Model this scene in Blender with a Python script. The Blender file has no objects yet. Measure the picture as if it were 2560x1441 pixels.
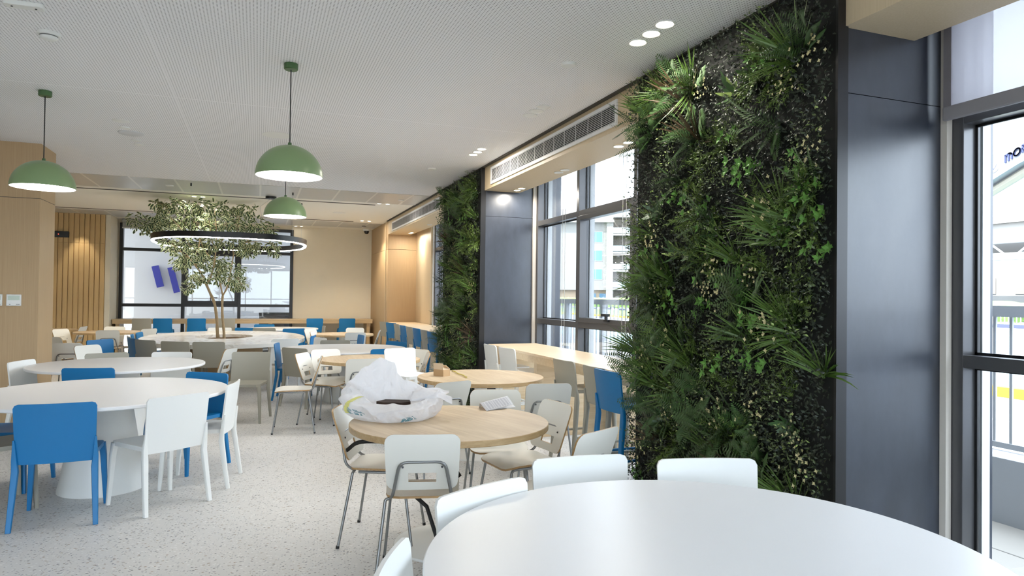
import bpy, math, random
from mathutils import Vector, Matrix, noise
PI = math.pi
R = math.radians
sc = bpy.context.scene
col = sc.collection

# ------------------------------------------------------------------ camera
CAM = Vector((0, 0, 1.5))
YAW, PITCH, ROLL, FPX = R(20.5), R(.76), R(.70), 1700.0
Fv = Vector((math.sin(YAW)*math.cos(PITCH), math.cos(YAW)*math.cos(PITCH), math.sin(PITCH)))
R0 = Vector((math.cos(YAW), -math.sin(YAW), 0))
U0 = R0.cross(Fv)
Rv = R0*math.cos(ROLL) + U0*math.sin(ROLL)
Uv = U0*math.cos(ROLL) - R0*math.sin(ROLL)
cd = bpy.data.cameras.new('camera')
cam = bpy.data.objects.new('camera', cd)
col.objects.link(cam)
m3 = Matrix((Rv, Uv, -Fv)).transposed()
cam.matrix_world = Matrix.Translation(CAM) @ m3.to_4x4()
cd.sensor_width = 36.0
cd.lens = FPX/2560*36
cd.clip_start = .05
cd.clip_end = 600
sc.camera = cam


def at(u, v, X=None, Y=None, Z=None):
    r = Fv + Rv*((u-1280)/FPX) - Uv*((v-720.5)/FPX)
    t = (X/r.x) if X is not None else (Y/r.y) if Y is not None else ((Z-1.5)/r.z)
    return CAM + r*t


# ------------------------------------------------------------------ world, sun, exposure
w = bpy.data.worlds.new('sky')
sc.world = w
w.use_nodes = True
nt = w.node_tree
bg = nt.nodes['Background']
bg.inputs[0].default_value = (.80, .89, 1.0, 1)
bg.inputs[1].default_value = 5.5
sd = bpy.data.lights.new('sun', 'SUN')
sd.energy = 7.5
sd.angle = R(.6)
sd.color = (1, .96, .9)
sun = bpy.data.objects.new('sun', sd)
col.objects.link(sun)
sun.rotation_euler = Vector((.66, .12, -.74)).to_track_quat('-Z', 'Y').to_euler()
vs = sc.view_settings
sc.display_settings.display_device = 'sRGB'
vs.view_transform = 'Standard'
vs.look = 'None'
vs.gamma = 1
vs.use_curve_mapping = False
vs.exposure = 0.78
cy = sc.cycles
cy.max_bounces = 10
cy.diffuse_bounces = 6
cy.transparent_max_bounces = 16
cy.sample_clamp_indirect = 6
cy.caustics_reflective = False
cy.caustics_refractive = False


def area_light(name, loc, size, power, color=(1, .93, .82), spot=None, aim=(0, 0, -1), blend=.6):
    ld = bpy.data.lights.new(name, 'SPOT' if spot else 'AREA')
    ld.energy = power
    ld.color = color
    if spot:
        ld.spot_size = R(spot)
        ld.spot_blend = blend
        ld.shadow_soft_size = size
    else:
        ld.shape = 'DISK'
        ld.size = size
    o = bpy.data.objects.new(name, ld)
    col.objects.link(o)
    o.location = loc
    o.rotation_euler = Vector(aim).to_track_quat('-Z', 'Y').to_euler()
    return o


# ------------------------------------------------------------------ materials
MATS = {}


def srgb(r, g, b):
    f = lambda c: ((c/255+.055)/1.055)**2.4 if c > 10 else c/255/12.92
    return (f(r), f(g), f(b), 1)


def mat(name, c, rough=.5, metal=0, spec=.5, emit=0, bump=0, bscale=60, vary=0, vscale=8):
    if name in MATS:
        return MATS[name]
    m = bpy.data.materials.new(name)
    m.use_nodes = True
    n = m.node_tree
    p = n.nodes['Principled BSDF']
    p.inputs['Base Color'].default_value = c
    p.inputs['Roughness'].default_value = rough
    p.inputs['Metallic'].default_value = metal
    p.inputs['Specular IOR Level'].default_value = spec
    if emit:
        p.inputs['Emission Color'].default_value = c
        p.inputs['Emission Strength'].default_value = emit
    tc = n.nodes.new('ShaderNodeTexCoord')
    if vary:
        nz = n.nodes.new('ShaderNodeTexNoise')
        nz.inputs['Scale'].default_value = vscale
        nz.inputs['Detail'].default_value = 5
        n.links.new(tc.outputs['Object'], nz.inputs['Vector'])
        mx = n.nodes.new('ShaderNodeMix')
        mx.data_type = 'RGBA'
        mx.inputs['A'].default_value = tuple(x*(1-vary) for x in c[:3])+(1,)
        mx.inputs['B'].default_value = tuple(min(1, x*(1+vary)) for x in c[:3])+(1,)
        n.links.new(nz.outputs['Fac'], mx.inputs['Factor'])
        n.links.new(mx.outputs['Result'], p.inputs['Base Color'])
    if bump:
        nb = n.nodes.new('ShaderNodeTexNoise')
        nb.inputs['Scale'].default_value = bscale
        n.links.new(tc.outputs['Object'], nb.inputs['Vector'])
        b = n.nodes.new('ShaderNodeBump')
        b.inputs['Strength'].default_value = bump
        b.inputs['Distance'].default_value = .01
        n.links.new(nb.outputs['Fac'], b.inputs['Height'])
        n.links.new(b.outputs['Normal'], p.inputs['Normal'])
    MATS[name] = m
    return m


def wood(name, c1, c2, axis='X', scale=3.0, stretch=14, rough=.42, seams=None):
    """grain runs along the axis"""
    m = bpy.data.materials.new(name)
    m.use_nodes = True
    n = m.node_tree
    L = n.links
    p = n.nodes['Principled BSDF']
    tc = n.nodes.new('ShaderNodeTexCoord')
    mp = n.nodes.new('ShaderNodeMapping')
    s = [scale*stretch]*3
    s['XYZ'.index(axis)] = scale
    mp.inputs['Scale'].default_value = s
    L.new(tc.outputs['Object'], mp.inputs['Vector'])
    nz = n.nodes.new('ShaderNodeTexNoise')
    nz.inputs['Scale'].default_value = 1.0
    nz.inputs['Detail'].default_value = 7
    nz.inputs['Roughness'].default_value = .62
    nz.inputs['Distortion'].default_value = .5
    L.new(mp.outputs['Vector'], nz.inputs['Vector'])
    cr = n.nodes.new('ShaderNodeValToRGB')
    cr.color_ramp.elements[0].position = .32
    cr.color_ramp.elements[0].color = c1
    cr.color_ramp.elements[1].position = .68
    cr.color_ramp.elements[1].color = c2
    L.new(nz.outputs['Fac'], cr.inputs['Fac'])
    L.new(cr.outputs['Color'], p.inputs['Base Color'])
    p.inputs['Roughness'].default_value = rough
    MATS[name] = m
    return m


WHITE = mat('white_plastic', srgb(232, 233, 230), .42)
BLUE = mat('blue_plastic', srgb(0, 112, 170), .45)
TAUPE = mat('taupe_plastic', srgb(158, 155, 142), .5)
LAM = mat('white_laminate', srgb(232, 232, 232), .34)
SHELL = mat('white_shell', srgb(233, 232, 224), .38)
PLY = wood('oak_ply_edge', srgb(160, 125, 82), srgb(190, 155, 108), 'X', 4, 20)
TUBE = mat('grey_tube', srgb(142, 143, 143), .35, .75)
BLACK = mat('black_rubber', srgb(18, 18, 18), .6)
GREEN = mat('green_enamel', srgb(132, 156, 110), .33)
DARKGREEN = mat('dark_green_enamel', srgb(70, 104, 62), .4)
BLKM = mat('black_metal', srgb(22, 22, 24), .38)
FRAME = mat('anthracite_frame', srgb(86, 86, 88), .3, .3)
OAK = wood('oak_table', srgb(193, 168, 136), srgb(216, 195, 164), 'Y', 2.2, 12, .38)
OAKE = wood('oak_edge', srgb(176, 146, 104), srgb(198, 170, 128), 'X', 3, 16)
BEECH = wood('beech_bar', srgb(214, 188, 152), srgb(228, 206, 174), 'Y', 2.2, 14, .35)
VENEER = wood('oak_wall_veneer', srgb(178, 150, 112), srgb(190, 162, 124), 'Z', 2, 90, .55)
VENEER2 = wood('pale_wall_veneer', srgb(202, 182, 148), srgb(212, 193, 162), 'Z', 2, 60, .5)
SLAT = wood('oak_slat', srgb(196, 164, 112), srgb(208, 178, 128), 'Z', 2, 50, .55)
CREAM = mat('cream_plaster', srgb(222, 214, 194), .8, vary=.02)
CEIL2 = mat('ceiling_plaster', srgb(240, 238, 230), .9)
GREYM = mat('painted_grey', srgb(196, 198, 198), .5)
EMIT = mat('lamp_white', (1, .97, .92, 1), .5, emit=12)
EMITD = mat('downlight_white', (1, .93, .82, 1), .5, emit=14)
EMITR = mat('ring_white', (1, .96, .9, 1), .5, emit=14)
SOIL = mat('planter_wood', srgb(120, 98, 66), .8, vary=.2)
BARK = mat('bark', srgb(156, 136, 104), .85, bump=.6, bscale=40, vary=.25, vscale=14)
LEAFD = mat('leaf_dark_green', srgb(46, 70, 38), .45, vary=.25, vscale=6)
LEAFC = mat('leaf_cream_margin', srgb(222, 226, 176), .5)


def floor_mat():
    m = bpy.data.materials.new('speckled_vinyl')
    m.use_nodes = True
    n = m.node_tree
    L = n.links
    p = n.nodes['Principled BSDF']
    tc = n.nodes.new('ShaderNodeTexCoord')
    base = (.66, .645, .62, 1)
    prev = None
    for i, (sc_, th, c) in enumerate(((42, .17, (.16, .16, .16, 1)), (34, .14, (.30, .22, .15, 1)), (50, .2, (.80, .79, .77, 1)), (58, .16, (.22, .24, .28, 1)))):
        mp = n.nodes.new('ShaderNodeMapping')
        mp.inputs['Rotation'].default_value = (0, 0, .5+i*.9)
        mp.inputs['Location'].default_value = (i*3.3, i*1.7, 0)
        mp.inputs['Scale'].default_value = (1, 1.7, 1)
        L.new(tc.outputs['Object'], mp.inputs['Vector'])
        v = n.nodes.new('ShaderNodeTexVoronoi')
        v.inputs['Scale'].default_value = sc_
        L.new(mp.outputs['Vector'], v.inputs['Vector'])
        sx = n.nodes.new('ShaderNodeSeparateColor')
        L.new(v.outputs['Color'], sx.inputs['Color'])
        # radius varies by cell, most cells empty
        mr = n.nodes.new('ShaderNodeMapRange')
        mr.inputs['From Min'].default_value = .45
        mr.inputs['From Max'].default_value = 1
        mr.inputs['To Min'].default_value = 0
        mr.inputs['To Max'].default_value = th*2.1
        L.new(sx.outputs[0], mr.inputs['Value'])
        lt = n.nodes.new('ShaderNodeMath')
        lt.operation = 'LESS_THAN'
        L.new(v.outputs['Distance'], lt.inputs[0])
        L.new(mr.outputs['Result'], lt.inputs[1])
        mx = n.nodes.new('ShaderNodeMix')
        mx.data_type = 'RGBA'
        mx.inputs['A'].default_value = base
        mx.inputs['B'].default_value = c
        L.new(lt.outputs[0], mx.inputs['Factor'])
        if prev:
            L.new(prev.outputs['Result'], mx.inputs['A'])
        prev = mx
    L.new(prev.outputs['Result'], p.inputs['Base Color'])
    p.inputs['Roughness'].default_value = .42
    return m


def perf_mat(name, c, hole, pitch, r):
    m = bpy.data.materials.new(name)
    m.use_nodes = True
    n = m.node_tree
    L = n.links
    p = n.nodes['Principled BSDF']
    tc = n.nodes.new('ShaderNodeTexCoord')
    sp = n.nodes.new('ShaderNodeSeparateXYZ')
    L.new(tc.outputs['Object'], sp.inputs[0])

    def mth(op, a, b=None):
        q = n.nodes.new('ShaderNodeMath')
        q.operation = op
        for i, x in enumerate((a, b)):
            if x is None:
                continue
            if isinstance(x, (int, float)):
                q.inputs[i].default_value = x
            else:
                L.new(x, q.inputs[i])
        return q.outputs[0]
    d = []
    for ax in (0, 1):
        f = mth('FRACT', mth('MULTIPLY', sp.outputs[ax], 1/pitch))
        d.append(mth('POWER', mth('SUBTRACT', f, .5), 2))
    dd = mth('ADD', d[0], d[1])
    h = mth('LESS_THAN', dd, (r/pitch)**2)
    # plain unperforated margin every 1.2 m of board
    for ax, per in ((0, 3.6), (1, 7.2)):
        f = mth('FRACT', mth('MULTIPLY', mth('ADD', sp.outputs[ax], .7), 1/per))
        h = mth('MULTIPLY', h, mth('GREATER_THAN', f, .003))
    mx = n.nodes.new('ShaderNodeMix')
    mx.data_type = 'RGBA'
    mx.inputs['A'].default_value = c
    mx.inputs['B'].default_value = hole
    L.new(h, mx.inputs['Factor'])
    L.new(mx.outputs['Result'], p.inputs['Base Color'])
    p.inputs['Roughness'].default_value = .85
    return m


def tile_mat():
    m = bpy.data.materials.new('perforated_metal_tile')
    m.use_nodes = True
    n = m.node_tree
    L = n.links
    p = n.nodes['Principled BSDF']
    tc = n.nodes.new('ShaderNodeTexCoord')
    sp = n.nodes.new('ShaderNodeSeparateXYZ')
    L.new(tc.outputs['Object'], sp.inputs[0])
    a = n.nodes.new('ShaderNodeMath')
    a.operation = 'MULTIPLY'
    a.inputs[1].default_value = 1/.6
    L.new(sp.outputs[0], a.inputs[0])
    f = n.nodes.new('ShaderNodeMath')
    f.operation = 'FRACT'
    L.new(a.outputs[0], f.inputs[0])
    g = n.nodes.new('ShaderNodeMath')
    g.operation = 'LESS_THAN'
    g.inputs[1].default_value = .05
    L.new(f.outputs[0], g.inputs[0])
    mx = n.nodes.new('ShaderNodeMix')
    mx.data_type = 'RGBA'
    mx.inputs['A'].default_value = srgb(196, 197, 196)
    mx.inputs['B'].default_value = srgb(226, 226, 222)
    L.new(g.outputs[0], mx.inputs['Factor'])
    L.new(mx.outputs['Result'], p.inputs['Base Color'])
    p.inputs['Roughness'].default_value = .32
    p.inputs['Metallic'].default_value = .15
    return m


def glass_mat(name='window_glass', refl=.07, tint=(.97, .99, 1, 1)):
    m = bpy.data.materials.new(name)
    m.use_nodes = True
    n = m.node_tree
    L = n.links
    out = n.nodes['Material Output']
    n.nodes.remove(n.nodes['Principled BSDF'])
    t = n.nodes.new('ShaderNodeBsdfTransparent')
    t.inputs[0].default_value = tint
    g = n.nodes.new('ShaderNodeBsdfGlossy')
    g.inputs['Roughness'].default_value = 0.0
    lw = n.nodes.new('ShaderNodeLayerWeight')
    lw.inputs['Blend'].default_value = .25
    ml = n.nodes.new('ShaderNodeMath')
    ml.operation = 'MULTIPLY_ADD'
    ml.inputs[1].default_value = .4
    ml.inputs[2].default_value = refl*.5
    L.new(lw.outputs['Fresnel'], ml.inputs[0])
    mx = n.nodes.new('ShaderNodeMixShader')
    L.new(ml.outputs[0], mx.inputs[0])
    L.new(t.outputs[0], mx.inputs[1])
    L.new(g.outputs[0], mx.inputs[2])
    L.new(mx.outputs[0], out.inputs[0])
    return m


def thin_mat(name, c, trans, alpha_t=0.0, rough=.6, bump=0):
    """thin sheet: diffuse + translucent (+ a see-through share)"""
    m = bpy.data.materials.new(name)
    m.use_nodes = True
    n = m.node_tree
    L = n.links
    out = n.nodes['Material Output']
    p = n.nodes['Principled BSDF']
    p.inputs['Base Color'].default_value = c
    p.inputs['Roughness'].default_value = rough
    tr = n.nodes.new('ShaderNodeBsdfTranslucent')
    tr.inputs[0].default_value = c
    mx = n.nodes.new('ShaderNodeMixShader')
    mx.inputs[0].default_value = trans
    L.new(p.outputs[0], mx.inputs[1])
    L.new(tr.outputs[0], mx.inputs[2])
    last = mx
    if alpha_t:
        tp = n.nodes.new('ShaderNodeBsdfTransparent')
        m2 = n.nodes.new('ShaderNodeMixShader')
        m2.inputs[0].default_value = alpha_t
        L.new(mx.outputs[0], m2.inputs[1])
        L.new(tp.outputs[0], m2.inputs[2])
        last = m2
    if bump:
        tc = n.nodes.new('ShaderNodeTexCoord')
        nz = n.nodes.new('ShaderNodeTexNoise')
        nz.inputs['Scale'].default_value = 14
        nz.inputs['Detail'].default_value = 6
        nz.inputs['Distortion'].default_value = 1.5
        L.new(tc.outputs['Object'], nz.inputs['Vector'])
        b = n.nodes.new('ShaderNodeBump')
        b.inputs['Strength'].default_value = bump
        b.inputs['Distance'].default_value = .02
        L.new(nz.outputs['Fac'], b.inputs['Height'])
        L.new(b.outputs['Normal'], p.inputs['Normal'])
        L.new(b.outputs['Normal'], tr.inputs['Normal'])
    L.new(last.outputs[0], out.inputs[0])
    return m


def panel_mat():
    m = bpy.data.materials.new('dark_blue_steel_laminate')
    m.use_nodes = True
    n = m.node_tree
    L = n.links
    p = n.nodes['Principled BSDF']
    tc = n.nodes.new('ShaderNodeTexCoord')
    nz = n.nodes.new('ShaderNodeTexNoise')
    nz.inputs['Scale'].default_value = 3
    nz.inputs['Detail'].default_value = 8
    nz.inputs['Roughness'].default_value = .65
    mp = n.nodes.new('ShaderNodeMapping')
    mp.inputs['Scale'].default_value = (2, 2, .9)
    L.new(tc.outputs['Object'], mp.inputs[0])
    L.new(mp.outputs[0], nz.inputs['Vector'])
    cr = n.nodes.new('ShaderNodeValToRGB')
    cr.color_ramp.elements[0].position = .25
    cr.color_ramp.elements[0].color = srgb(34, 38, 47)
    cr.color_ramp.elements[1].position = .75
    cr.color_ramp.elements[1].color = srgb(52, 58, 70)
    L.new(nz.outputs['Fac'], cr.inputs[0])
    L.new(cr.outputs[0], p.inputs['Base Color'])
    mr = n.nodes.new('ShaderNodeMapRange')
    mr.inputs['To Min'].default_value = .27
    mr.inputs['To Max'].default_value = .42
    L.new(nz.outputs['Fac'], mr.inputs['Value'])
    L.new(mr.outputs[0], p.inputs['Roughness'])
    p.inputs['IOR'].default_value = 1.68
    return m


def marble_mat():
    m = bpy.data.materials.new('pale_marble')
    m.use_nodes = True
    n = m.node_tree
    L = n.links
    p = n.nodes['Principled BSDF']
    tc = n.nodes.new('ShaderNodeTexCoord')
    nz = n.nodes.new('ShaderNodeTexNoise')
    nz.inputs['Scale'].default_value = 1.6
    nz.inputs['Detail'].default_value = 9
    nz.inputs['Distortion'].default_value = 2.2
    L.new(tc.outputs['Object'], nz.inputs['Vector'])
    cr = n.nodes.new('ShaderNodeValToRGB')
    e = cr.color_ramp.elements
    e[0].position = .46
    e[0].color = srgb(228, 224, 216)
    e[1].position = .56
    e[1].color = srgb(232, 228, 220)
    q = cr.color_ramp.elements.new(.51)
    q.color = srgb(205, 198, 186)
    L.new(nz.outputs['Fac'], cr.inputs[0])
    L.new(cr.outputs[0], p.inputs['Base Color'])
    p.inputs['Roughness'].default_value = .2
    return m


FLOOR = floor_mat()
PERF = perf_mat('perforated_ceiling_board', srgb(244, 244, 246), srgb(164, 164, 166), .020, .0044)
TILE = tile_mat()
GLASS = glass_mat()
PANEL = panel_mat()
MARBLE = marble_mat()
BAG = thin_mat('thin_white_plastic_bag', srgb(248, 248, 250), .4, .10, .28, bump=.35)
BLIND = thin_mat('blind_mesh_fabric', srgb(200, 198, 204), .6, .25, .8)
PAPER = thin_mat('paper', srgb(236, 236, 238), .3)

# ------------------------------------------------------------------ mesh helpers


class MB:
    def __init__(s):
        s.v, s.f, s.m = [], [], []

    def add(s, vs, fs, mi=0):
        b = len(s.v)
        s.v += [tuple(x) for x in vs]
        s.f += [tuple(b+i for i in f) for f in fs]
        s.m += [mi]*len(fs)
        return s

    def box(s, x0, x1, y0, y1, z0, z1, mi=0):
        return s.add([(x0, y0, z0), (x1, y0, z0), (x1, y1, z0), (x0, y1, z0), (x0, y0, z1), (x1, y0, z1), (x1, y1, z1), (x0, y1, z1)],
                     [(0, 3, 2, 1), (4, 5, 6, 7), (0, 1, 5, 4), (1, 2, 6, 5), (2, 3, 7, 6), (3, 0, 4, 7)], mi)

    def lathe(s, prof, n=48, c=(0, 0), mi=0, close=False):
        """prof: (r, z) list; r=0 ends become poles"""
        b = len(s.v)
        rings = []
        for r, z in prof:
            if r < 1e-6:
                s.v.append((c[0], c[1], z))
                rings.append([len(s.v)-1])
            else:
                k = len(s.v)
                s.v += [(c[0]+r*math.cos(2*PI*i/n), c[1]+r*math.sin(2*PI*i/n), z) for i in range(n)]
                rings.append(list(range(k, k+n)))
        prs = list(zip(rings, rings[1:]))
        if close:
            prs.append((rings[-1], rings[0]))
        for a, q in prs:
            for i in range(n):
                j = (i+1) % n
                if len(a) == 1 and len(q) == 1:
                    continue
                if len(a) == 1:
                    s.f.append((a[0], q[j], q[i]))
                elif len(q) == 1:
                    s.f.append((a[i], a[j], q[0]))
                else:
                    s.f.append((a[i], a[j], q[j], q[i]))
                s.m.append(mi)
        return s

    def tube(s, pts, rad, n=8, mi=0, sq=None, cap=True):
        """pts: list of points; rad: number or list; sq = (wx, wy) ratio for a squarish section"""
        pts = [Vector(p) for p in pts]
        if not isinstance(rad, (list, tuple)):
            rad = [rad]*len(pts)
        b = len(s.v)
        up = None
        for i, p in enumerate(pts):
            d = (pts[min(i+1, len(pts)-1)]-pts[max(i-1, 0)]).normalized()
            if up is None:
                a = Vector((1, 0, 0)) if abs(d.x) < .9 else Vector((0, 1, 0))
                u = (a-d*a.dot(d)).normalized()
            else:
                u = (up-d*up.dot(d)).normalized()
            up = u
            v = d.cross(u)
            for k in range(n):
                t = 2*PI*(k+.5)/n
                if sq:
                    ct, st = math.cos(t), math.sin(t)
                    e = .45
                    x = math.copysign(abs(ct)**e, ct)*sq[0]
                    y = math.copysign(abs(st)**e, st)*sq[1]
                else:
                    x, y = math.cos(t), math.sin(t)
                q = p+u*(x*rad[i])+v*(y*rad[i])
                s.v.append(tuple(q))
        for i in range(len(pts)-1):
            for k in range(n):
                j = (k+1) % n
                s.f.append((b+i*n+k, b+i*n+j, b+(i+1)*n+j, b+(i+1)*n+k))
                s.m.append(mi)
        if cap:
            s.f.append(tuple(b+k for k in reversed(range(n))))
            s.m.append(mi)
            e = b+(len(pts)-1)*n
            s.f.append(tuple(e+k for k in range(n)))
            s.m.append(mi)
        return s

    def slab(s, outline, z0, z1, mi=0, mside=None, hole=None):
        """vertical prism of a closed outline, optional hole outline of the same count"""
        n = len(outline)
        mside = mi if mside is None else mside
        b = len(s.v)
        s.v += [(x, y, z0) for x, y in outline]+[(x, y, z1) for x, y in outline]
        for i in range(n):
            j = (i+1) % n
            s.f.append((b+i, b+j, b+n+j, b+n+i))
            s.m.append(mside)
        if hole is None:
            s.f.append(tuple(b+i for i in reversed(range(n))))
            s.f.append(tuple(b+n+i for i in range(n)))
            s.m += [mi, mi]
        else:
            h = len(s.v)
            s.v += [(x, y, z0) for x, y in hole]+[(x, y, z1) for x, y in hole]
            for i in range(n):
                j = (i+1) % n
                s.f.append((h+j, h+i, h+n+i, h+n+j))
                s.f.append((b+n+i, b+n+j, h+n+j, h+n+i))
                s.f.append((b+j, b+i, h+i, h+j))
                s.m += [mside, mi, mi]
        return s

    def xf(s, M, k=0):
        s.v = s.v[:k]+[tuple(M @ Vector(p)) for p in s.v[k:]]
        return s

    def build(s, name, mats, parent=None, smooth=None, loc=None, bevel=0):
        me = bpy.data.meshes.new(name)
        me.from_pydata(s.v, [], s.f)
        if not isinstance(mats, (list, tuple)):
            mats = [mats]
        for m in mats:
            me.materials.append(m)
        if len(mats) > 1:
            me.polygons.foreach_set('material_index', s.m)
        if smooth is not None:
            me.polygons.foreach_set('use_smooth', [True]*len(me.polygons))
            me.update()
            me.set_sharp_from_angle(angle=R(smooth))
        me.update()
        o = bpy.data.objects.new(name, me)
        col.objects.link(o)
        if parent:
            o.parent = parent
        if loc:
            o.location = loc
        if bevel:
            b = o.modifiers.new('bevel', 'BEVEL')
            b.width = bevel
            b.segments = 2
            b.limit_method = 'ANGLE'
            b.angle_limit = R(50)
            b.harden_normals = False
        return o


def tag(o, label=None, cat=None, group=None, kind=None):
    if label:
        o['label'] = label
    if cat:
        o['category'] = cat
    if group:
        o['group'] = group
    if kind:
        o['kind'] = kind
    return o


def thing(name, label, cat, loc=(0, 0, 0), rz=0, group=None):
    o = bpy.data.objects.new(name, None)
    o.empty_display_size = .1
    col.objects.link(o)
    o.location = loc
    o.rotation_euler = (0, 0, rz)
    return tag(o, label, cat, group)


def struct(name, mb, m, **k):
    o = mb.build(name, m, **k)
    o['kind'] = 'structure'
    return o


def copy_tree(o, parent=None):
    c = o.copy()
    col.objects.link(c)
    c.parent = parent
    for ch in o.children:
        copy_tree(ch, c)
    return c


def rrect(w_, h_, r, n=5, cx=0, cy=0):
    pts = []
    for qx, qy, a in ((1, 1, 0), (-1, 1, 90), (-1, -1, 180), (1, -1, 270)):
        for i in range(n+1):
            t = R(a+90*i/n)
            pts.append((cx+qx*(w_/2-r)+r*math.cos(t), cy+qy*(h_/2-r)+r*math.sin(t)))
    return pts


def ell(a, b, n=96, p=2.0, cx=0, cy=0):
    out = []
    for i in range(n):
        t = 2*PI*i/n
        c, s_ = math.cos(t), math.sin(t)
        out.append((cx+a*math.copysign(abs(c)**(2/p), c), cy+b*math.copysign(abs(s_)**(2/p), s_)))
    return out


def smooth_path(pts, n=6):
    """Catmull-Rom through the points"""
    P = [Vector(p) for p in pts]
    P = [P[0]*2-P[1]]+P+[P[-1]*2-P[-2]]
    out = []
    for i in range(1, len(P)-2):
        for k in range(n):
            t = k/n
            a, b, c, d = P[i-1:i+3]
            out.append(.5*((2*b)+(c-a)*t+(2*a-5*b+4*c-d)*t*t+(3*b-3*c+d-a)*t**3))
    out.append(P[-2])
    return out


def round_corners(pts, r, n=4):
    P = [Vector(p) for p in pts]
    out = [P[0]]
    for a, b, c in zip(P, P[1:], P[2:]):
        d1, d2 = (a-b), (c-b)
        k = min(r, d1.length*.45, d2.length*.45)
        s, e = b+d1.normalized()*k, b+d2.normalized()*k
        for i in range(n+1):
            t = i/n
            out.append(s*(1-t)**2+b*2*t*(1-t)+e*t*t)
    out.append(P[-1])
    return out


# ------------------------------------------------------------------ the setting
H = 3.19
struct('floor', MB().box(-9, 3.7, -6, 18, -.12, 0), FLOOR)
struct('ceiling', MB().box(-9, 3.9, -6, 11.2, H, H+.25), PERF)
struct('ceiling', MB().box(-9, 3.9, 11.2, 18, H, H+.25), CEIL2)
# bands of metal ceiling tiles
struct('trim_1', MB().box(-9, 2.74, 11.22, 12.48, H-.006, H-.0005), TILE)
struct('trim_2', MB().box(-9, 2.74, 16.1, 17.3, H-.006, H-.0005), TILE)
GAP = mat('shadow_gap', srgb(70, 68, 62), .8)
struct('trim_3', MB().box(2.705, 2.745, -6, 15.4, H-.012, H-.0005), GAP)
# piers on the window side
piers = [(-3.2, -1.35), (2.62, 4.50), (8.43, 10.32)]
for k, (a, b) in enumerate(piers):
    mb = MB()
    mb.box(2.77, 3.85, a, b, 0, 2.555-.002)
    struct('wall_right', mb, PANEL)
    struct('wall_right', MB().box(2.77, 3.85, a, b, 2.557, H), PANEL)
# wood pier at the far end, pale reveal
for z0, z1 in ((0, 2.547), (2.553, H)):
    struct('wall_right', MB().box(2.75, 3.85, 15.4, 18, z0, z1), VENEER)
struct('wall_right', MB().box(3.40, 3.85, 14.0, 15.398, 0, H), VENEER2)
struct('trim_4', MB().box(2.735, 2.75, 15.62, 15.66, 0, H), VENEER2)
# soffits over the window bays
for a, b in ((-1.35, 2.619), (4.502, 8.429), (10.322, 15.398)):
    struct('wall_right_soffit', MB().box(2.75, 3.24, a, b, 2.885, H-.001), VENEER2)
# upstand wall over the windows and under the floor line
struct('wall_right', MB().box(3.46, 3.85, -1.2, 14, H-.02, H+.3), VENEER2)
# far wall
struct('wall_far', MB().box(.82, 2.75, 17.8, 18, 0, H), CREAM)
struct('wall_far', MB().box(-9, -2.99, 17.8, 18, 0, H), CREAM)
struct('wall_far', MB().box(-2.99, .82, 17.8, 18, 3.1, H), CREAM)
# slatted wood wall
mb = MB()
mb.box(-9, -3.12, 16.96, 17.79, 0, H)
x = -8.99
while x < -3.2:
    mb.box(x, x+.082, 16.93, 16.962, 0, 2.548)
    mb.box(x, x+.082, 16.93, 16.962, 2.554, H-.001)
    x += .098
struct('wall_slatted', mb, SLAT)
struct('trim_5', MB().box(-3.118, -3.02, 16.94, 17.79, 0, H-.001), CREAM)
# side and back walls, mostly out of the picture
struct('wall_left', MB().box(-9.2, -9, -6, 18, 0, H), CREAM)
struct('wall_back', MB().box(-9, -7.6, -6.2, -6, 0, H), CREAM)
struct('wall_back', MB().box(-7.6, 3.7, -6.2, -6, 2.9, H), CREAM)
struct('wall_right', MB().box(3.5, 3.85, -6.2, -3.2, 0, H), CREAM)
# wood clad column at the left
for z0, z1 in ((0, 2.557), (2.563, H)):
    struct('wall_left_pier', MB().box(-3.9, -2.345, 9.17, 9.77, z0, z1), VENEER)
for (x0, x1, y0, y1, zz) in ((-3.9, -2.347, 9.172, 9.768, 2.56),):
    struct('trim_6', MB().box(x0, x1, y0, y1, zz-.003, zz+.003), GAP)
# roof edge outside, so that the sun stays off the room
struct('roof', MB().box(-9.5, 4.2, -7, 18.4, H+.3, H+.55), GREYM)


# ------------------------------------------------------------------ windows
WN = [0]


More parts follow.
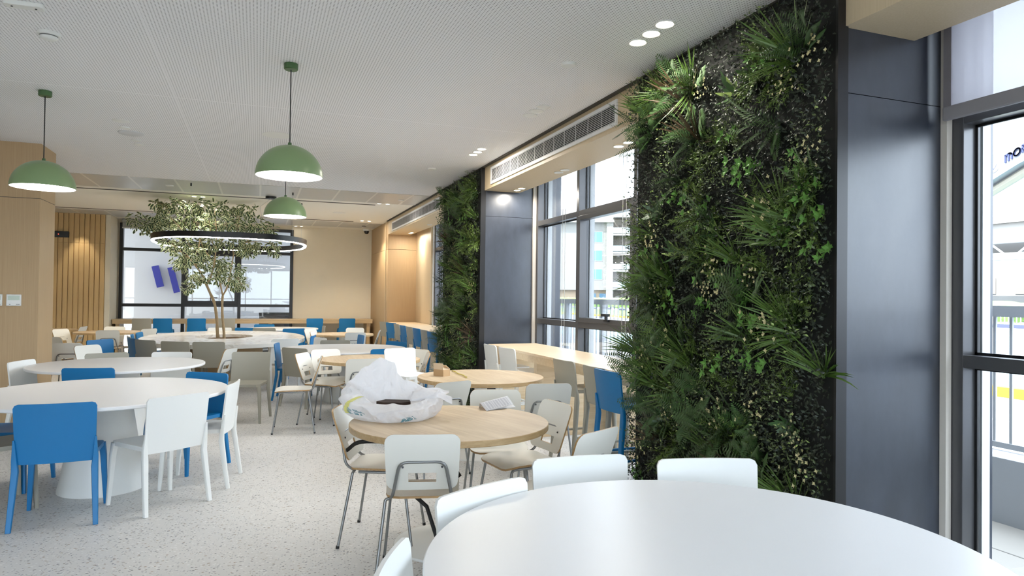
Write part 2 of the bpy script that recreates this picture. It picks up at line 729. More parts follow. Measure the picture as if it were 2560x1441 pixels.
def window_right(ys, z_top=3.185, sash=None, handle=True):
    """a glazed bay in the right-hand wall; ys = mullion centres from near to far"""
    WN[0] += 1
    r = bpy.data.objects.new('window_%d' % WN[0], None)
    col.objects.link(r)
    r['kind'] = 'structure'
    y0, y1 = ys[0], ys[-1]
    fw = .032
    X0, X1 = 3.48, 3.61
    for y in ys:
        MB().box(X0, X1, y-fw, y+fw, 0, z_top).build('mullion', FRAME, r, bevel=.003)
        MB().box(3.625, 3.685, y-.034, y+.034, -.1, z_top+.3).build('fin', GREYM, r)
    for a, b in zip(ys, ys[1:]):
        for z, h in ((.06, .06), (1.19, .033), (2.48, .033), (z_top-.03, .03)):
            MB().box(X0+.002, X1-.002, a+fw, b-fw, z-h, z+h).build('transom', FRAME, r, bevel=.003)
        for z0, z1 in ((.12, 1.157), (1.223, 2.447), (2.513, z_top-.06)):
            mb = MB().box(3.585, 3.597, a+fw, b-fw, z0, z1)
            mb.build('pane', GLASS, r)
            g = MB()
            t = .014
            for q in ((a+fw, a+fw+t, z0, z1), (b-fw-t, b-fw, z0, z1), (a+fw, b-fw, z0, z0+t), (a+fw, b-fw, z1-t, z1)):
                g.box(3.57, 3.583, q[0], q[1], q[2], q[3])
            g.build('gasket', BLKM, r)
    if sash is not None:
        a, b = ys[sash]+fw, ys[sash+1]-fw
        mb = MB()
        t = .05
        for q in ((a, a+t, 1.223, 2.447), (b-t, b, 1.223, 2.447), (a+t, b-t, 1.223, 1.223+t), (a+t, b-t, 2.447-t, 2.447)):
            mb.box(3.47, 3.56, *q)
        mb.build('sash', FRAME, r, bevel=.002)
        c = (a+b)/2-.12
        h = MB().box(3.445, 3.472, c-.045, c+.045, 1.25, 1.272)
        h.build('handle', BLKM, r)
        MB().box(3.44, 3.465, c-.014, c+.014, 1.272, 1.305).build('handle', BLKM, r)
        MB().box(3.415, 3.465, c-.06, c+.05, 1.305, 1.335).build('handle', BLKM, r)
    return r


window_right([-1.31, .02, 1.3, 2.555])
window_right([4.54, 5.86, 7.15, 8.38], sash=1)
window_right([10.36, 11.5, 12.72, 13.95])
for k, (y) in enumerate((2.60, 4.52, 8.41, 10.34, 13.98)):
    struct('trim_7', MB().box(3.435, 3.475, y-.018, y+.018, 0, H-.022), mat('cream_trim', srgb(214, 208, 198), .5))

# far window: three lights, middle one with an opening sash
WN[0] += 1
r = bpy.data.objects.new('window_%d' % WN[0], None)
col.objects.link(r)
r['kind'] = 'structure'
xs = [-2.95, -1.655, -.42, .78]
for x in xs:
    MB().box(x-.035, x+.035, 17.74, 17.9, 0, 3.1).build('mullion', BLKM, r, bevel=.003)
for a, b in zip(xs, xs[1:]):
    for z in (.06, 1.21, 2.5, 3.07):
        MB().box(a+.035, b-.035, 17.745, 17.895, z-.034, z+.034).build('transom', BLKM, r, bevel=.003)
    for z0, z1 in ((.094, 1.176), (1.244, 2.466), (2.534, 3.036)):
        MB().box(a+.035, b-.035, 17.85, 17.862, z0, z1).build('pane', GLASS, r)
mb = MB()
a, b = xs[1]+.035, xs[2]-.035
for q in ((a, a+.07, 1.244, 2.466), (b-.07, b, 1.244, 2.466), (a+.07, b-.07, 1.244, 1.32), (a+.07, b-.07, 2.4, 2.466)):
    mb.box(q[0], q[1], 17.72, 17.82, q[2], q[3])
mb.build('sash', BLKM, r)
MB().box(-1.12, -.98, 17.69, 17.72, 1.3, 1.325).build('handle', BLKM, r)
MB().box(-1.06, -1.04, 17.68, 17.71, 1.325, 1.40).build('handle', BLKM, r)
MB().box(-1.06, -.9, 17.66, 17.685, 1.385, 1.405).build('handle', BLKM, r)
# back wall windows behind the camera
WN[0] += 1
r = bpy.data.objects.new('window_%d' % WN[0], None)
col.objects.link(r)
r['kind'] = 'structure'
for i in range(9):
    x = -7.55+i*1.38
    MB().box(x-.03, x+.03, -6.15, -6.02, 0, 2.9).build('mullion', BLKM, r)
for z in (.05, 1.2, 2.87):
    MB().box(-7.52, 3.5, -6.14, -6.03, z-.03, z+.03).build('transom', BLKM, r)
MB().box(-7.52, 3.5, -6.09, -6.08, .08, 2.84).build('pane', GLASS, r)

# near blind, far blind
t = thing('roller_blind', 'translucent grey roller blind half lowered over the window right of the big dark pier', 'blind', (3.40, .7, 2.46))
MB().box(-.004, .004, -1.86, 1.86, .06, .70).build('fabric', BLIND, t)
MB().box(-.006, .006, 1.83, 1.872, .06, .70).build('hem', mat('blind_hem', srgb(128, 124, 130), .7), t)
MB().box(-.012, .012, -1.87, 1.875, .0, .075).build('bottom_rail', mat('rail_grey', srgb(150, 148, 152), .5), t, bevel=.008)
MB().tube([(0, -1.87, .7), (0, 1.87, .7)], .022, 12).build('roller', GREYM, t, smooth=40)
t = thing('roller_blind', 'rolled up grey blind at the top left of the far black-framed window', 'blind', (-2.27, 17.62, 2.96))
MB().box(-.64, .64, -.004, .004, .03, .15).build('fabric', mat('blind_grey', srgb(150, 152, 150), .8), t)
MB().tube([(-.645, 0, .175), (.645, 0, .175)], .045, 14).build('roller', mat('blind_grey', (0, 0, 0, 1)), t, smooth=40)
MB().box(-.645, .645, -.014, .014, 0, .03).build('bottom_rail', GREYM, t)
# bead chains of the blinds in the middle bay
for y, l in ((7.42, 'beaded blind chain hanging before the left pane of the middle window'), (5.98, 'beaded blind chain hanging beside the dark window edge next to the green wall')):
    t = thing('blind_chain', l, 'blind chain', (3.43, y, .95), 0, 'blind chains')
    for dy in (-.035, .035):
        mb = MB().tube([(0, dy, 0), (0, dy, 2.18)], .0032, 5)
        mb.build('cord', GREYM, t)
    MB().tube([(0, -.035, 0), (0, -.02, -.02), (0, .02, -.02), (0, .035, 0)], .0032, 5).build('cord', GREYM, t)


# ------------------------------------------------------------------ bar counters
def counter(name, label, L_, depth, loc, rz, panels, mats=(BEECH, BEECH)):
    """runs along local X, front edge at local y=0 facing -Y, wall side at y=depth"""
    t = thing(name, label, 'counter', loc, rz)
    MB().box(0, L_, 0, depth, .872, .90).build('worktop', mats[0], t, bevel=.003)
    MB().box(.004, L_-.004, .004, .03, .80, .871).build('fascia', mats[1], t)
    for p in panels:
        MB().box(p-.04, p+.04, .05, depth-.02, 0, .87).build('support_panel', mats[1], t, bevel=.003)
    return t


BEECHX = wood('beech_fascia', srgb(206, 180, 142), srgb(222, 200, 166), 'Y', 2, 14, .4)
OAKB = wood('oak_far_bar', srgb(186, 158, 118), srgb(202, 176, 136), 'X', 2, 14, .4)
# rotated by +90 deg: local +X -> world +Y, local +Y -> world -X ; so use -90 with start at the far end
counter('bar_counter', 'pale wood bar counter under the middle window, between the two green walls', 3.6, .66, (2.76, 8.22, 0), -PI/2, (.25, 1.45, 2.65), (BEECH, BEECHX))
counter('bar_counter', 'pale wood bar counter along the far side window beyond the second green wall', 4.85, .62, (2.76, 15.36, 0), -PI/2, (.3, 1.5, 2.7, 3.9), (BEECH, BEECHX))
counter('bar_counter', 'long wood bar counter running under the far black-framed window', 5.7, .60, (-3.0, 17.13, 0), 0, (.1, 1.5, 3.3, 5.6), (OAKB, OAKB))


# ------------------------------------------------------------------ chairs
def back_panel(w_top, w_bot, z0, z1, y_top, y_bot, th, rt, rb, curve, nx=12, nz=12, edge=False, slot=None):
    """a bent back panel; outline rounded at the corners; returns MB. curve: middle sits behind (-y)"""
    zs = []
    for i in range(nz+1):
        t = i/nz
        zs.append(z0+(z1-z0)*(.5-.5*math.cos(PI*t)))
    front, back = [], []
    for z in zs:
        t = (z-z0)/(z1-z0)
        hw = (w_bot+(w_top-w_bot)*t)/2
        for rr, ze in ((rt, z1), (rb, z0)):
            d = abs(z-ze)
            if d < rr:
                hw -= rr-math.sqrt(max(0, rr*rr-(rr-d)**2))
        y = y_bot+(y_top-y_bot)*t
        rowf, rowb = [], []
        for j in range(nx+1):
            u = -1+2*j/nx
            yy = y-curve*(1-(u*hw/(w_top/2))**2)
            rowf.append((u*hw, yy+th/2, z))
            rowb.append((u*hw, yy-th/2, z))
        front.append(rowf)
        back.append(rowb)
    mb = MB()
    n = nx+1
    vs_ = [p for r_ in front for p in r_]+[p for r_ in back for p in r_]
    B = (nz+1)*n
    fs, ms = [], []
    skip = set()
    if slot:
        sx, sz0, sz1 = slot
        cand = [(i, j) for i in range(nz) for j in range(nx) if sz0 <= (zs[i]+zs[i+1])/2 <= sz1 and abs(front[i][j][0]+front[i][j+1][0])/2 < sx]
        skip = set(cand)
    for i in range(nz):
        for j in range(nx):
            a, b, c, d = i*n+j, i*n+j+1, (i+1)*n+j+1, (i+1)*n+j
            if (i, j) in skip:
                for (p, q, nb) in ((a, b, (i-1, j)), (b, c, (i, j+1)), (c, d, (i+1, j)), (d, a, (i, j-1))):
                    if nb not in skip:
                        fs.append((p, q, B+q, B+p))
                        ms.append(1 if edge else 0)
                continue
            fs.append((d, c, b, a))
            fs.append((B+a, B+b, B+c, B+d))
            ms += [0, 0]
    e = 1 if edge else 0
    for i in range(nz):
        for j in (0, nx):
            a, d = i*n+j, (i+1)*n+j
            fs.append((a, d, B+d, B+a) if j == 0 else (d, a, B+a, B+d))
            ms.append(e)
    for j in range(nx):
        fs.append((j, j+1, B+j+1, B+j)[::-1])
        k = nz*n+j
        fs.append((k, k+1, B+k+1, B+k))
        ms += [e, e]
    mb.add(vs_, fs)
    mb.m = ms
    return mb


def seat_mb(w_f, w_b, y0, y1, z, th, dish, edge=False, drop=0, r=.05):
    """seat slab with rounded corners, slightly dished, front edge rolled down by drop"""
    n = 10
    rows = []
    for i in range(n+1):
        t = .5-.5*math.cos(PI*i/n)
        y = y0+(y1-y0)*t
        hw = (w_b+(w_f-w_b)*t)/2
        for ye in (y0, y1):
            d = abs(y-ye)
            if d < r:
                hw -= r-math.sqrt(max(0, r*r-(r-d)**2))
        row = []
        for j in range(n+1):
            u = -1+2*j/n
            zz = z-dish*(1-u*u)*math.sin(PI*min(1, t*1.1))-drop*max(0, (t-.75)/.25)**2
            row.append((u*hw, y, zz))
        rows.append(row)
    m_ = n+1
    vs_ = [p for r_ in rows for p in r_]+[(p[0], p[1], p[2]-th) for r_ in rows for p in r_]
    B = m_*m_
    fs, ms = [], []
    for i in range(n):
        for j in range(n):
            a, b, c, d = i*m_+j, i*m_+j+1, (i+1)*m_+j+1, (i+1)*m_+j
            fs += [(a, b, c, d), (B+d, B+c, B+b, B+a)]
            ms += [0, 0]
    e = 1 if edge else 0
    for i in range(n):
        for j in (0, n):
            a, d = i*m_+j, (i+1)*m_+j
            fs.append((d, a, B+a, B+d) if j == 0 else (a, d, B+d, B+a))
            a, d = j*m_+i, j*m_+i+1
            fs.append((a, B+a, B+d, d)if j == 0 else (d, B+d, B+a, a))
            ms += [e, e]
    mb = MB()
    mb.add(vs_, fs)
    mb.m = ms
    return mb


def plastic_chair(name, M_, stool=False):
    """front faces +Y; the reference point is the middle of the back's top edge, brought over the origin later"""
    t = thing(name, '', '')
    if stool:
        zt, zs, wt, wf, zb, yt = .935, .68, .385, .41, .615, -.22
    else:
        zt, zs, wt, wf, zb, yt = .79, .45, .455, .47, .405, -.245
    back_panel(wt, wt-.02, zb, zt, yt, yt+.045, .013, .028, .012, .022).build('backrest', M_, t, smooth=50)
    seat_mb(wf-.04, wt-.04, yt+.04, .225, zs, .03, .008, r=.035).build('seat', M_, t, smooth=50)
    hx = wt/2-.012
    for s in (-1, 1):
        zz = zb+.16 if not stool else zb+.12
        rp = [(s*(hx+.006), yt+.012, zz), (s*(hx+.004), yt+.032, zb+.03), (s*hx, yt+.036, zb-.04), (s*(hx+.012), yt, .12), (s*(hx+.018), yt-.02, 0)]
        MB().tube(rp, [.006, .017, .021, .0175, .0155], 10, sq=(.95, .95)).build('leg', M_, t, smooth=50)
        fp = [(s*(hx-.012), .195, zs-.012), (s*(hx-.004), .205, zs-.1), (s*(hx+.012), .225, 0)]
        MB().tube(fp, [.022, .021, .0135], 10, sq=(.95, .95)).build('leg', M_, t, smooth=50)
    if stool:
        z = .26
        MB().tube([(-hx, .20, z), (hx, .20, z)], .012, 8, sq=(1, 1)).build('footrest', M_, t, smooth=50)
        for s in (-1, 1):
            MB().tube([(s*(hx+.004), .20, z), (s*(hx+.008), yt+.01, z)], .010, 8, sq=(1, 1)).build('stretcher', M_, t, smooth=50)
    return t


def shell_chair(name):
    t = thing(name, '', '')
    back_panel(.385, .365, .50, .805, -.285, -.18, .011, .05, .045, .012, nx=13, nz=16, edge=True, slot=(.066, .555, .604)).build('backrest', [SHELL, PLY], t, smooth=40)
    seat_mb(.41, .37, -.19, .20, .465, .012, .012, edge=True, drop=.02, r=.07).build('seat', [SHELL, PLY], t, smooth=40)
    arch = round_corners([(-.165, -.145, .445), (-.15, -.205, .475), (-.115, -.247, .655), (.115, -.247, .655), (.15, -.205, .475), (.165, -.145, .445)], .045)
    MB().tube(arch, .0085, 8).build('back_frame', TUBE, t, smooth=60)
    for s in (-1, 1):
        pr = round_corners([(s*.165, -.145, .445), (s*.19, -.15, .44), (s*.235, -.22, .008)], .03)
        l = MB().tube(pr, .0085, 8).build('leg', TUBE, t, smooth=60)
        MB().tube([(s*.2355, -.2205, .016), (s*.236, -.222, 0)], .0105, 8).build('rubber_foot', BLACK, l, smooth=60)
        pf = round_corners([(s*.17, -.12, .438), (s*.175, .15, .438), (s*.215, .215, .008)], .03)
        l = MB().tube(pf, .0085, 8).build('leg', TUBE, t, smooth=60)
        MB().tube([(s*.2145, .2145, .016), (s*.216, .216, 0)], .0105, 8).build('rubber_foot', BLACK, l, smooth=60)
    MB().tube([(-.17, -.03, .44), (.17, -.03, .44)], .007, 6).build('crossbar', TUBE, t, smooth=60)
    for sx in (-1, 1):
        MB().tube([(sx*.1, -.222, .625), (sx*.1, -.244, .628)], .006, 8).build('screw', BLKM, t)
    return t


PROTO = {}
REFY = {'chair': -.245, 'shell': -.285, 'stool': -.22}
NAMES = {'chair': 'plastic_chair', 'shell': 'plywood_chair', 'stool': 'bar_stool'}
CATS = {'chair': 'chair', 'shell': 'chair', 'stool': 'bar stool'}


def place(kind, colr, x, y, f, label, group):
    """x, y: middle of the top of the back; f: direction it faces, degrees"""
    key = (kind, colr)
    if key not in PROTO:
        M_ = {'w': WHITE, 'b': BLUE, 'g': TAUPE}.get(colr)
        o = shell_chair('plywood_chair') if kind == 'shell' else plastic_chair(NAMES[kind], M_, kind == 'stool')
        PROTO[key] = o
    else:
        o = copy_tree(PROTO[key])
    a = R(f)
    d = -REFY[kind]
    o.location = (x+math.cos(a)*d, y+math.sin(a)*d, 0)
    o.rotation_euler = (0, 0, a-PI/2)
    tag(o, label, CATS[kind], group)
    return o


GA, GB, GC, GD, GE, GF = ('chairs around the big white table in front', 'chairs around the front left white table', 'chairs around the second left white table',
                          'chairs around the oval planter table', 'chairs around the white table in the middle', 'chairs around the far white table')
G1, G2, G3, G4, G5, G6 = ('plywood chairs at the wood table with the bag', 'plywood chairs at the wood table with the box', 'plywood chairs at the third wood table',
                          'plywood chairs at the far right wood table', 'plywood chairs at the far left wood table', 'plywood chairs near the left column')
GS1, GS2, GS3 = 'stools at the near bar counter', 'stools at the far side counter', 'stools under the far window'
CH = [
    ('chair', 'w', 1.36, 2.74, 266, 'white plastic chair tucked in across the big front table, beside the green wall edge', GA),
    ('chair', 'w', 1.88, 2.53, 254, 'white plastic chair across the big front table, standing right before the green wall', GA),
    ('chair', 'w', .80, 2.42, 294, 'white plastic chair at the big front table, just behind the plywood chair backs', GA),
    ('chair', 'w', .34, 1.80, 337, 'white plastic chair of which only a back corner shows at the bottom edge', GA),
    ('chair', 'b', -1.19, 5.07, 93, 'blue plastic chair with its back to us at the front left white table', GB),
    ('chair', 'w', -.50, 5.26, 127, 'white plastic chair with its back to us beside the blue one, front left table', GB),
    ('chair', 'w', -.17, 5.91, 170, 'white plastic chair seen edge-on at the right end of the front left table', GB),
    ('chair', 'b', -.41, 6.66, 232, 'blue plastic chair facing us behind the right end of the front left table', GB),
    ('chair', 'g', -1.93, 5.55, 28, 'taupe plastic chair cut by the frame at the left of the front left table', GB),
    ('chair', 'b', -2.02, 6.3, -10, 'blue plastic chair at the frame edge behind the taupe one', GB),
    ('chair', 'b', -1.47, 7.34, 80, 'blue plastic chair standing between the two left white tables', GC),
    ('chair', 'g', -1.63, 9.08, 292, 'taupe plastic chair behind the second left white table', GC),
    ('chair', 'w', -.95, 9.07, 258, 'white plastic chair behind the right half of the second left white table', GC),
    ('chair', 'w', -2.24, 8.24, 345, 'white plastic chair at the left end of the second table, before the wood column', GC),
    ('shell', 'w', -.30, 9.32, 158, 'white plywood chair turned left behind a taupe chair, left of the aisle', GC),
    ('chair', 'g', -.06, 8.90, 256, 'taupe plastic chair alone in the aisle, facing us', GE),
    ('chair', 'g', -.66, 10.9, 78, 'taupe plastic chair at the planter table, the one in front of the tree trunks', GD),
    ('chair', 'g', -1.12, 11.05, 62, 'taupe plastic chair at the planter table, next left from the trunks', GD),
    ('chair', 'g', -1.57, 11.5, 45, 'taupe plastic chair at the left front curve of the planter table', GD),
    ('chair', 'b', -1.80, 11.95, 28, 'dark blue plastic chair between two taupe ones at the planter table', GD),
    ('chair', 'g', -1.93, 12.45, 15, 'taupe plastic chair seen edge-on at the left of the planter table', GD),
    ('chair', 'b', -1.97, 13.0, 5, 'blue plastic chair with pale top edge at the left end of the planter table', GD),
    ('chair', 'b', -1.96, 13.65, -5, 'blue plastic chair furthest along the left side of the planter table', GD),
    ('chair', 'w', .42, 11.40, 112, 'white plastic chair with its back to us at the right of the planter table', GD),
    ('chair', 'b', .92, 12.3, 165, 'blue plastic chair under the right rim of the planter table', GD),
    ('chair', 'w', -.72, 15.3, 268, 'white plastic chair beyond the planter table, behind the trunks', GD),
    ('chair', 'b', -.22, 15.2, 246, 'blue plastic chair beyond the planter table, right of the trunks', GD),
    ('chair', 'w', .98, 11.6, 200, 'small white plastic chair back at the right tip of the planter table', GD),
    ('chair', 'b', .27, 10.36, 350, 'dark blue plastic chair seen edge-on at the left of the middle white table', GE),
    ('chair', 'g', .47, 9.46, 42, 'taupe plastic chair at the middle white table, back to us by the plywood chairs', GE),
    ('chair', 'b', 1.62, 9.10, 109, 'dark blue plastic chair at the middle table, beside the white bar stool', GE),
    ('chair', 'b', 2.02, 10.47, 212, 'blue plastic chair behind the right end of the middle white table', GE),
    ('chair', 'g', 1.15, 10.95, 262, 'taupe plastic chair just showing over the far side of the middle white table', GE),
    ('chair', 'b', 1.74, 12.3, 185, 'bright blue plastic chair edge-on in front of a white plywood chair', GE),
    ('chair', 'b', .16, 16.9, 268, 'blue plastic chair behind the far white table', GF),
    ('chair', 'g', .14, 15.08, 86, 'taupe plastic chair in front of the far white table', GF),
    ('chair', 'b', .72, 14.85, 96, 'blue plastic chair in front of the far white table, right of a taupe one', GF),
    ('chair', 'g', 1.42, 15.95, 182, 'taupe plastic chair at the right end of the far white table', GF),
    ('shell', 'w', .50, 4.38, -23, 'white plywood chair with a black armrest, left of the table with the bag', G1),
    ('shell', 'w', .79, 3.37, 76, 'white plywood chair seen square from behind, before the plastic bag', G1),
    ('shell', 'w', 1.88, 4.14, 188, 'white plywood chair side-on at the right of the wood table with the bag', G1),
    ('shell', 'w', 1.70, 3.20, 118, 'white plywood chair back slanting up behind the pale plastic chair by the stools', G1),
    ('shell', 'w', 1.51, 5.37, 112, 'white plywood chair between the bag and the cardboard box, back to us', G2),
    ('shell', 'w', 1.68, 4.82, 255, 'cream plywood chair facing us behind the folded leaflet', G1),
    ('shell', 'w', 2.22, 5.05, 79, 'white plywood chair with tube arch beside the grey bar stools', G2),
    ('shell', 'w', .50, 8.43, -28, 'white plywood chair leaning left at the left end of the third wood table', G3),
    ('shell', 'w', .68, 7.87, 176, 'white plywood chair side-on in the aisle, turned away from its table', G3),
    ('shell', 'w', .82, 8.97, 283, 'white plywood chair facing us behind the left half of the third wood table', G3),
    ('shell', 'w', 1.10, 7.55, 92, 'white plywood chair seen from behind just left of the plastic bag top', G3),
    ('shell', 'w', 1.98, 8.72, 215, 'cream plywood chair partly behind the white bar stool', G3),
    ('shell', 'w', 1.97, 8.15, 172, 'white plywood chair edge-on right of the white bar stool', G3),
    ('shell', 'w', 1.0, 14.3, 318, 'white plywood chair at the left end of the far right wood table', G4),
    ('shell', 'w', 1.95, 14.7, 262, 'white plywood chair behind the far right wood table', G4),
    ('shell', 'w', 1.72, 12.88, 88, 'white plywood chair in front of the far right wood table, back to us', G4),
    ('shell', 'w', 2.30, 13.68, 165, 'white plywood chair between the far right wood table and the row of stools', G4),
    ('shell', 'w', .98, 13.3, 340, 'white plywood chair behind the small white chair at the planter table tip', G4),
    ('shell', 'w', -2.55, 14.2, 95, 'pale plywood chair with tube arch in front of the far left wood table', G5),
    ('shell', 'w', -2.69, 15.68, 265, 'pale plywood chair behind the far left wood table', G5),
    ('shell', 'w', -1.94, 14.7, 140, 'pale plywood chair slanting at the right of the far left wood table', G5),
    ('shell', 'w', -3.25, 15.75, 170, 'pale plywood chair before the slatted wall between the two left wood tables', G5),
    ('shell', 'w', -3.42, 14.75, 330, 'pale plywood chair leaning right beside the wood column, far left', G5),
    ('shell', 'w', -2.95, 12.2, 60, 'pale plywood chair half hidden by the wood column', G6),
    ('shell', 'w', -2.40, 10.70, 90, 'white plywood chair with dark tube arch right beside the wood column', G6),
    ('shell', 'w', -2.07, 10.24, 320, 'white plywood chair next to the bright blue chair near the column', G6),
    ('chair', 'b', -2.19, 11.65, 322, 'bright blue plastic chair turned right near the wood column', G6),
    ('stool', 'w', 2.58, 7.62, 3, 'white bar stool at the near counter, by the dark panel', GS1),
    ('stool', 'w', 2.60, 7.10, 8, 'white bar stool at the near counter, second from the dark panel', GS1),
    ('stool', 'g', 2.61, 5.62, 5, 'taupe bar stool at the near counter, following the white pair', GS1),
    ('stool', 'g', 2.61, 5.02, 2, 'taupe bar stool at the near counter beside the blue one', GS1),
    ('stool', 'b', 2.57, 4.73, 3, 'blue bar stool half hidden by the big green wall', GS1),
    ('stool', 'w', 1.44, 7.27, 290, 'bright white bar stool facing us among the wood tables', GS1),
    ('stool', 'g', 2.56, 14.69, 20, 'taupe bar stool last in the far side row, against the wood pier', GS2),
    ('stool', 'b', 2.60, 14.09, 22, 'blue bar stool next to the last taupe one in the far side row', GS2),
    ('stool', 'g', 2.60, 13.49, 5, 'taupe bar stool third from the far end of the side row', GS2),
    ('stool', 'b', 2.60, 12.89, 4, 'blue bar stool fourth from the far end of the side row', GS2),
    ('stool', 'g', 2.60, 12.29, 4, 'taupe bar stool fifth from the far end of the side row', GS2),
    ('stool', 'b', 2.60, 11.69, 6, 'blue bar stool sixth from the far end of the side row', GS2),
    ('stool', 'g', 2.60, 11.09, 6, 'taupe bar stool second from the green wall in the side row', GS2),
    ('stool', 'b', 2.58, 10.50, 8, 'blue bar stool beside the second green wall', GS2),
    ('stool', 'g', -2.36, 16.72, 90, 'taupe bar stool under the far window, near the slatted wall', GS3),
    ('stool', 'b', -1.95, 16.72, 90, 'blue bar stool under the far window, left of the middle light', GS3),
    ('stool', 'b', -1.27, 16.72, 90, 'blue bar stool under the far window, left of the trunks', GS3),
    ('stool', 'g', -.66, 16.72, 90, 'taupe bar stool under the far window, behind the trunks', GS3),
    ('stool', 'b', 1.28, 16.72, 90, 'blue bar stool at the far counter in front of the cream wall', GS3),
    ('stool', 'b', 2.03, 16.72, 90, 'blue bar stool at the far counter nearest the wood pier', GS3),
]
for c in CH:
    o = place(*c)
    if 'black armrest' in c[5]:
        arm = smooth_path([(.15, -.20, .56), (.17, -.12, .615), (.19, .04, .625), (.20, .22, .60), (.22, .42, .53), (.235, .50, .44)], 6)
        MB().tube([tuple(p) for p in arm], .0125, 8).build('armrest', BLACK, o, smooth=60)['label'] = 'black armrest'
        MB().tube([(.17, .06, .44), (.2, .3, .25), (.21, .38, .02)], .012, 8).build('strut', BLACK, o, smooth=60)['label'] = 'black strut'


# ------------------------------------------------------------------ tables
def white_table(x, y, r, label, group, rb=.30, zt=.74):
    t = thing('round_table', label, 'table', (x, y, 0), 0, group)
    MB().lathe([(0, zt-.026), (r-.006, zt-.026), (r, zt-.020), (r, zt-.004), (r-.004, zt), (0, zt)], 128).build('tabletop', LAM, t, smooth=35)
    MB().lathe([(0, 0), (rb, 0), (rb, .008), (rb*.93, .10), (rb*.62, zt-.06), (rb*.66, zt-.027), (0, zt-.027)], 64).build('pedestal', WHITE, t, smooth=35)
    return t


def wood_table(x, y, r, label, rz=0, zt=.74):
    t = thing('round_table', label, 'table', (x, y, 0), rz, 'round wood-topped tables')
    mb = MB()
    mb.lathe([(0, zt-.036), (r-.003, zt-.036)], 96)
    mb.lathe([(r-.003, zt-.036), (r, zt-.033), (r, zt-.003), (r-.003, zt)], 96, mi=1)
    mb.lathe([(r-.003, zt), (0, zt)], 96)
    mb.build('tabletop', [OAK, OAKE], t, smooth=35)
    MB().lathe([(0, 0), (.33, 0), (.33, .006), (.325, .012), (.10, .028), (.062, .05), (.058, zt-.06), (.12, zt-.045), (.12, zt-.037), (0, zt-.037)], 64).build('pedestal', WHITE, t, smooth=35)
    return t


GW = 'round white tables'
white_table(1.264, 1.687, .841, 'large round white table filling the lower right corner', GW)
white_table(-1.09, 6.0, .88, 'round white table at the front left with a blue and a white chair before it', GW)
white_table(-1.36, 8.22, .83, 'round white table behind the front left one, beside the wood column', GW)
white_table(1.18, 9.97, .87, 'round white table in the middle, behind the third wood table', GW)
white_table(.50, 16.0, .80, 'round white table far back, before the far window', GW)
wood_table(1.11, 4.02, .60, 'round wood-topped table carrying the white plastic bag', .35)
wood_table(2.01, 6.20, .60, 'round wood-topped table carrying the small cardboard box', .1)
wood_table(1.27, 8.24, .60, 'round wood-topped table behind the bag, before the middle white table')
wood_table(1.56, 13.62, .60, 'round wood-topped table far right near the row of bar stools')
wood_table(-2.65, 14.94, .60, 'round wood-topped table in front of the slatted wall')
wood_table(-3.95, 15.95, .55, 'round wood-topped table mostly hidden behind the wood column')

# planter table with the tree
t = thing('planter_table', 'long oval marble-topped table with a wood-lined opening where the tree stands', 'table', (-.52, 13.0, 0))
o1, o2 = ell(1.33, 2.05, 96, 2.15), ell(.47, .72, 96, 2.0, -.02, .15)
MB().slab(o1, .672, .74, hole=o2).build('tabletop', MARBLE, t, smooth=30, bevel=.006)
MB().slab(ell(.62, 1.30, 96, 2.6), 0, .67, hole=ell(.50, .80, 96, 2.0, -.02, .15)).build('planter_body', VENEER, t, smooth=30)
MB().slab(ell(.49, .78, 64, 2, -.02, .15), .02, .56).build('soil', SOIL, t)

# ------------------------------------------------------------------ tree
random.seed(5)
Yt = 13.25


def cp(x, y, dy=0):
    """a point of the tree read on the photograph, set on the tree's own depth"""
    return at(280+x/3.792, 480+y/3.792, Y=Yt+dy)


tree = thing('ficus_tree', 'slender artificial ficus with cream-edged leaves growing through the planter table', 'tree', (-.58, Yt, .56))
tr = MB()


def branch(pts, r0, r1, mb=tr):
    P = smooth_path(pts, 5)
    n = len(P)
    rad = [(r0+(r1-r0)*i/(n-1))*(1+.10*math.sin(i*2.1)+.06*math.sin(i*5.3)) for i in range(n)]
    mb.tube([p-Vector((-.58, Yt, .56)) for p in P], rad, 8)


trunkA = [cp(1012, 1450), cp(1000, 1340), cp(992, 1200, .02), cp(972, 1060, .03), cp(930, 960, 0), cp(895, 880, -.02)]
trunkB = [cp(1060, 1450, -.04), cp(1062, 1340, -.04), cp(1047, 1180, -.05), cp(1045, 1050, -.05), cp(1050, 985, -.05)]
bA = MB()
branch(trunkA, .030, .022, bA)
branch([trunkA[-1], cp(850, 780, .05), cp(795, 705, .08), cp(740, 640, .15), cp(690, 560, .2)], .018, .009, bA)
branch([trunkA[-1], cp(935, 810, -.05), cp(965, 700, -.08), cp(985, 560, -.05), cp(990, 430, 0), cp(985, 300, .05), cp(975, 180, .05)], .019, .007, bA)
branch([cp(985, 560, -.05), cp(960, 500, -.1), cp(940, 420, -.15), cp(920, 260, -.2)], .011, .005, bA)
branch([cp(988, 520, -.05), cp(1040, 470, .1), cp(1080, 400, .2), cp(1150, 300, .3), cp(1200, 220, .35)], .010, .005, bA)
branch([cp(795, 705, .08), cp(800, 620, 0), cp(770, 580, -.1), cp(730, 500, -.2), cp(660, 360, -.3), cp(560, 250, -.4)], .013, .005, bA)
branch([cp(790, 600, -.05), cp(830, 480, .1), cp(800, 350, .2), cp(750, 200, .25)], .010, .004, bA)
branch([cp(740, 640, .15), cp(620, 540, .3), cp(480, 400, .4), cp(330, 310, .45), cp(230, 275, .45)], .010, .004, bA)
branch([cp(560, 250, -.4), cp(520, 150, -.45), cp(440, 100, -.45)], .006, .003, bA)
branch([cp(880, 860, -.02), cp(800, 800, .1), cp(740, 790, .1)], .006, .003, bA)
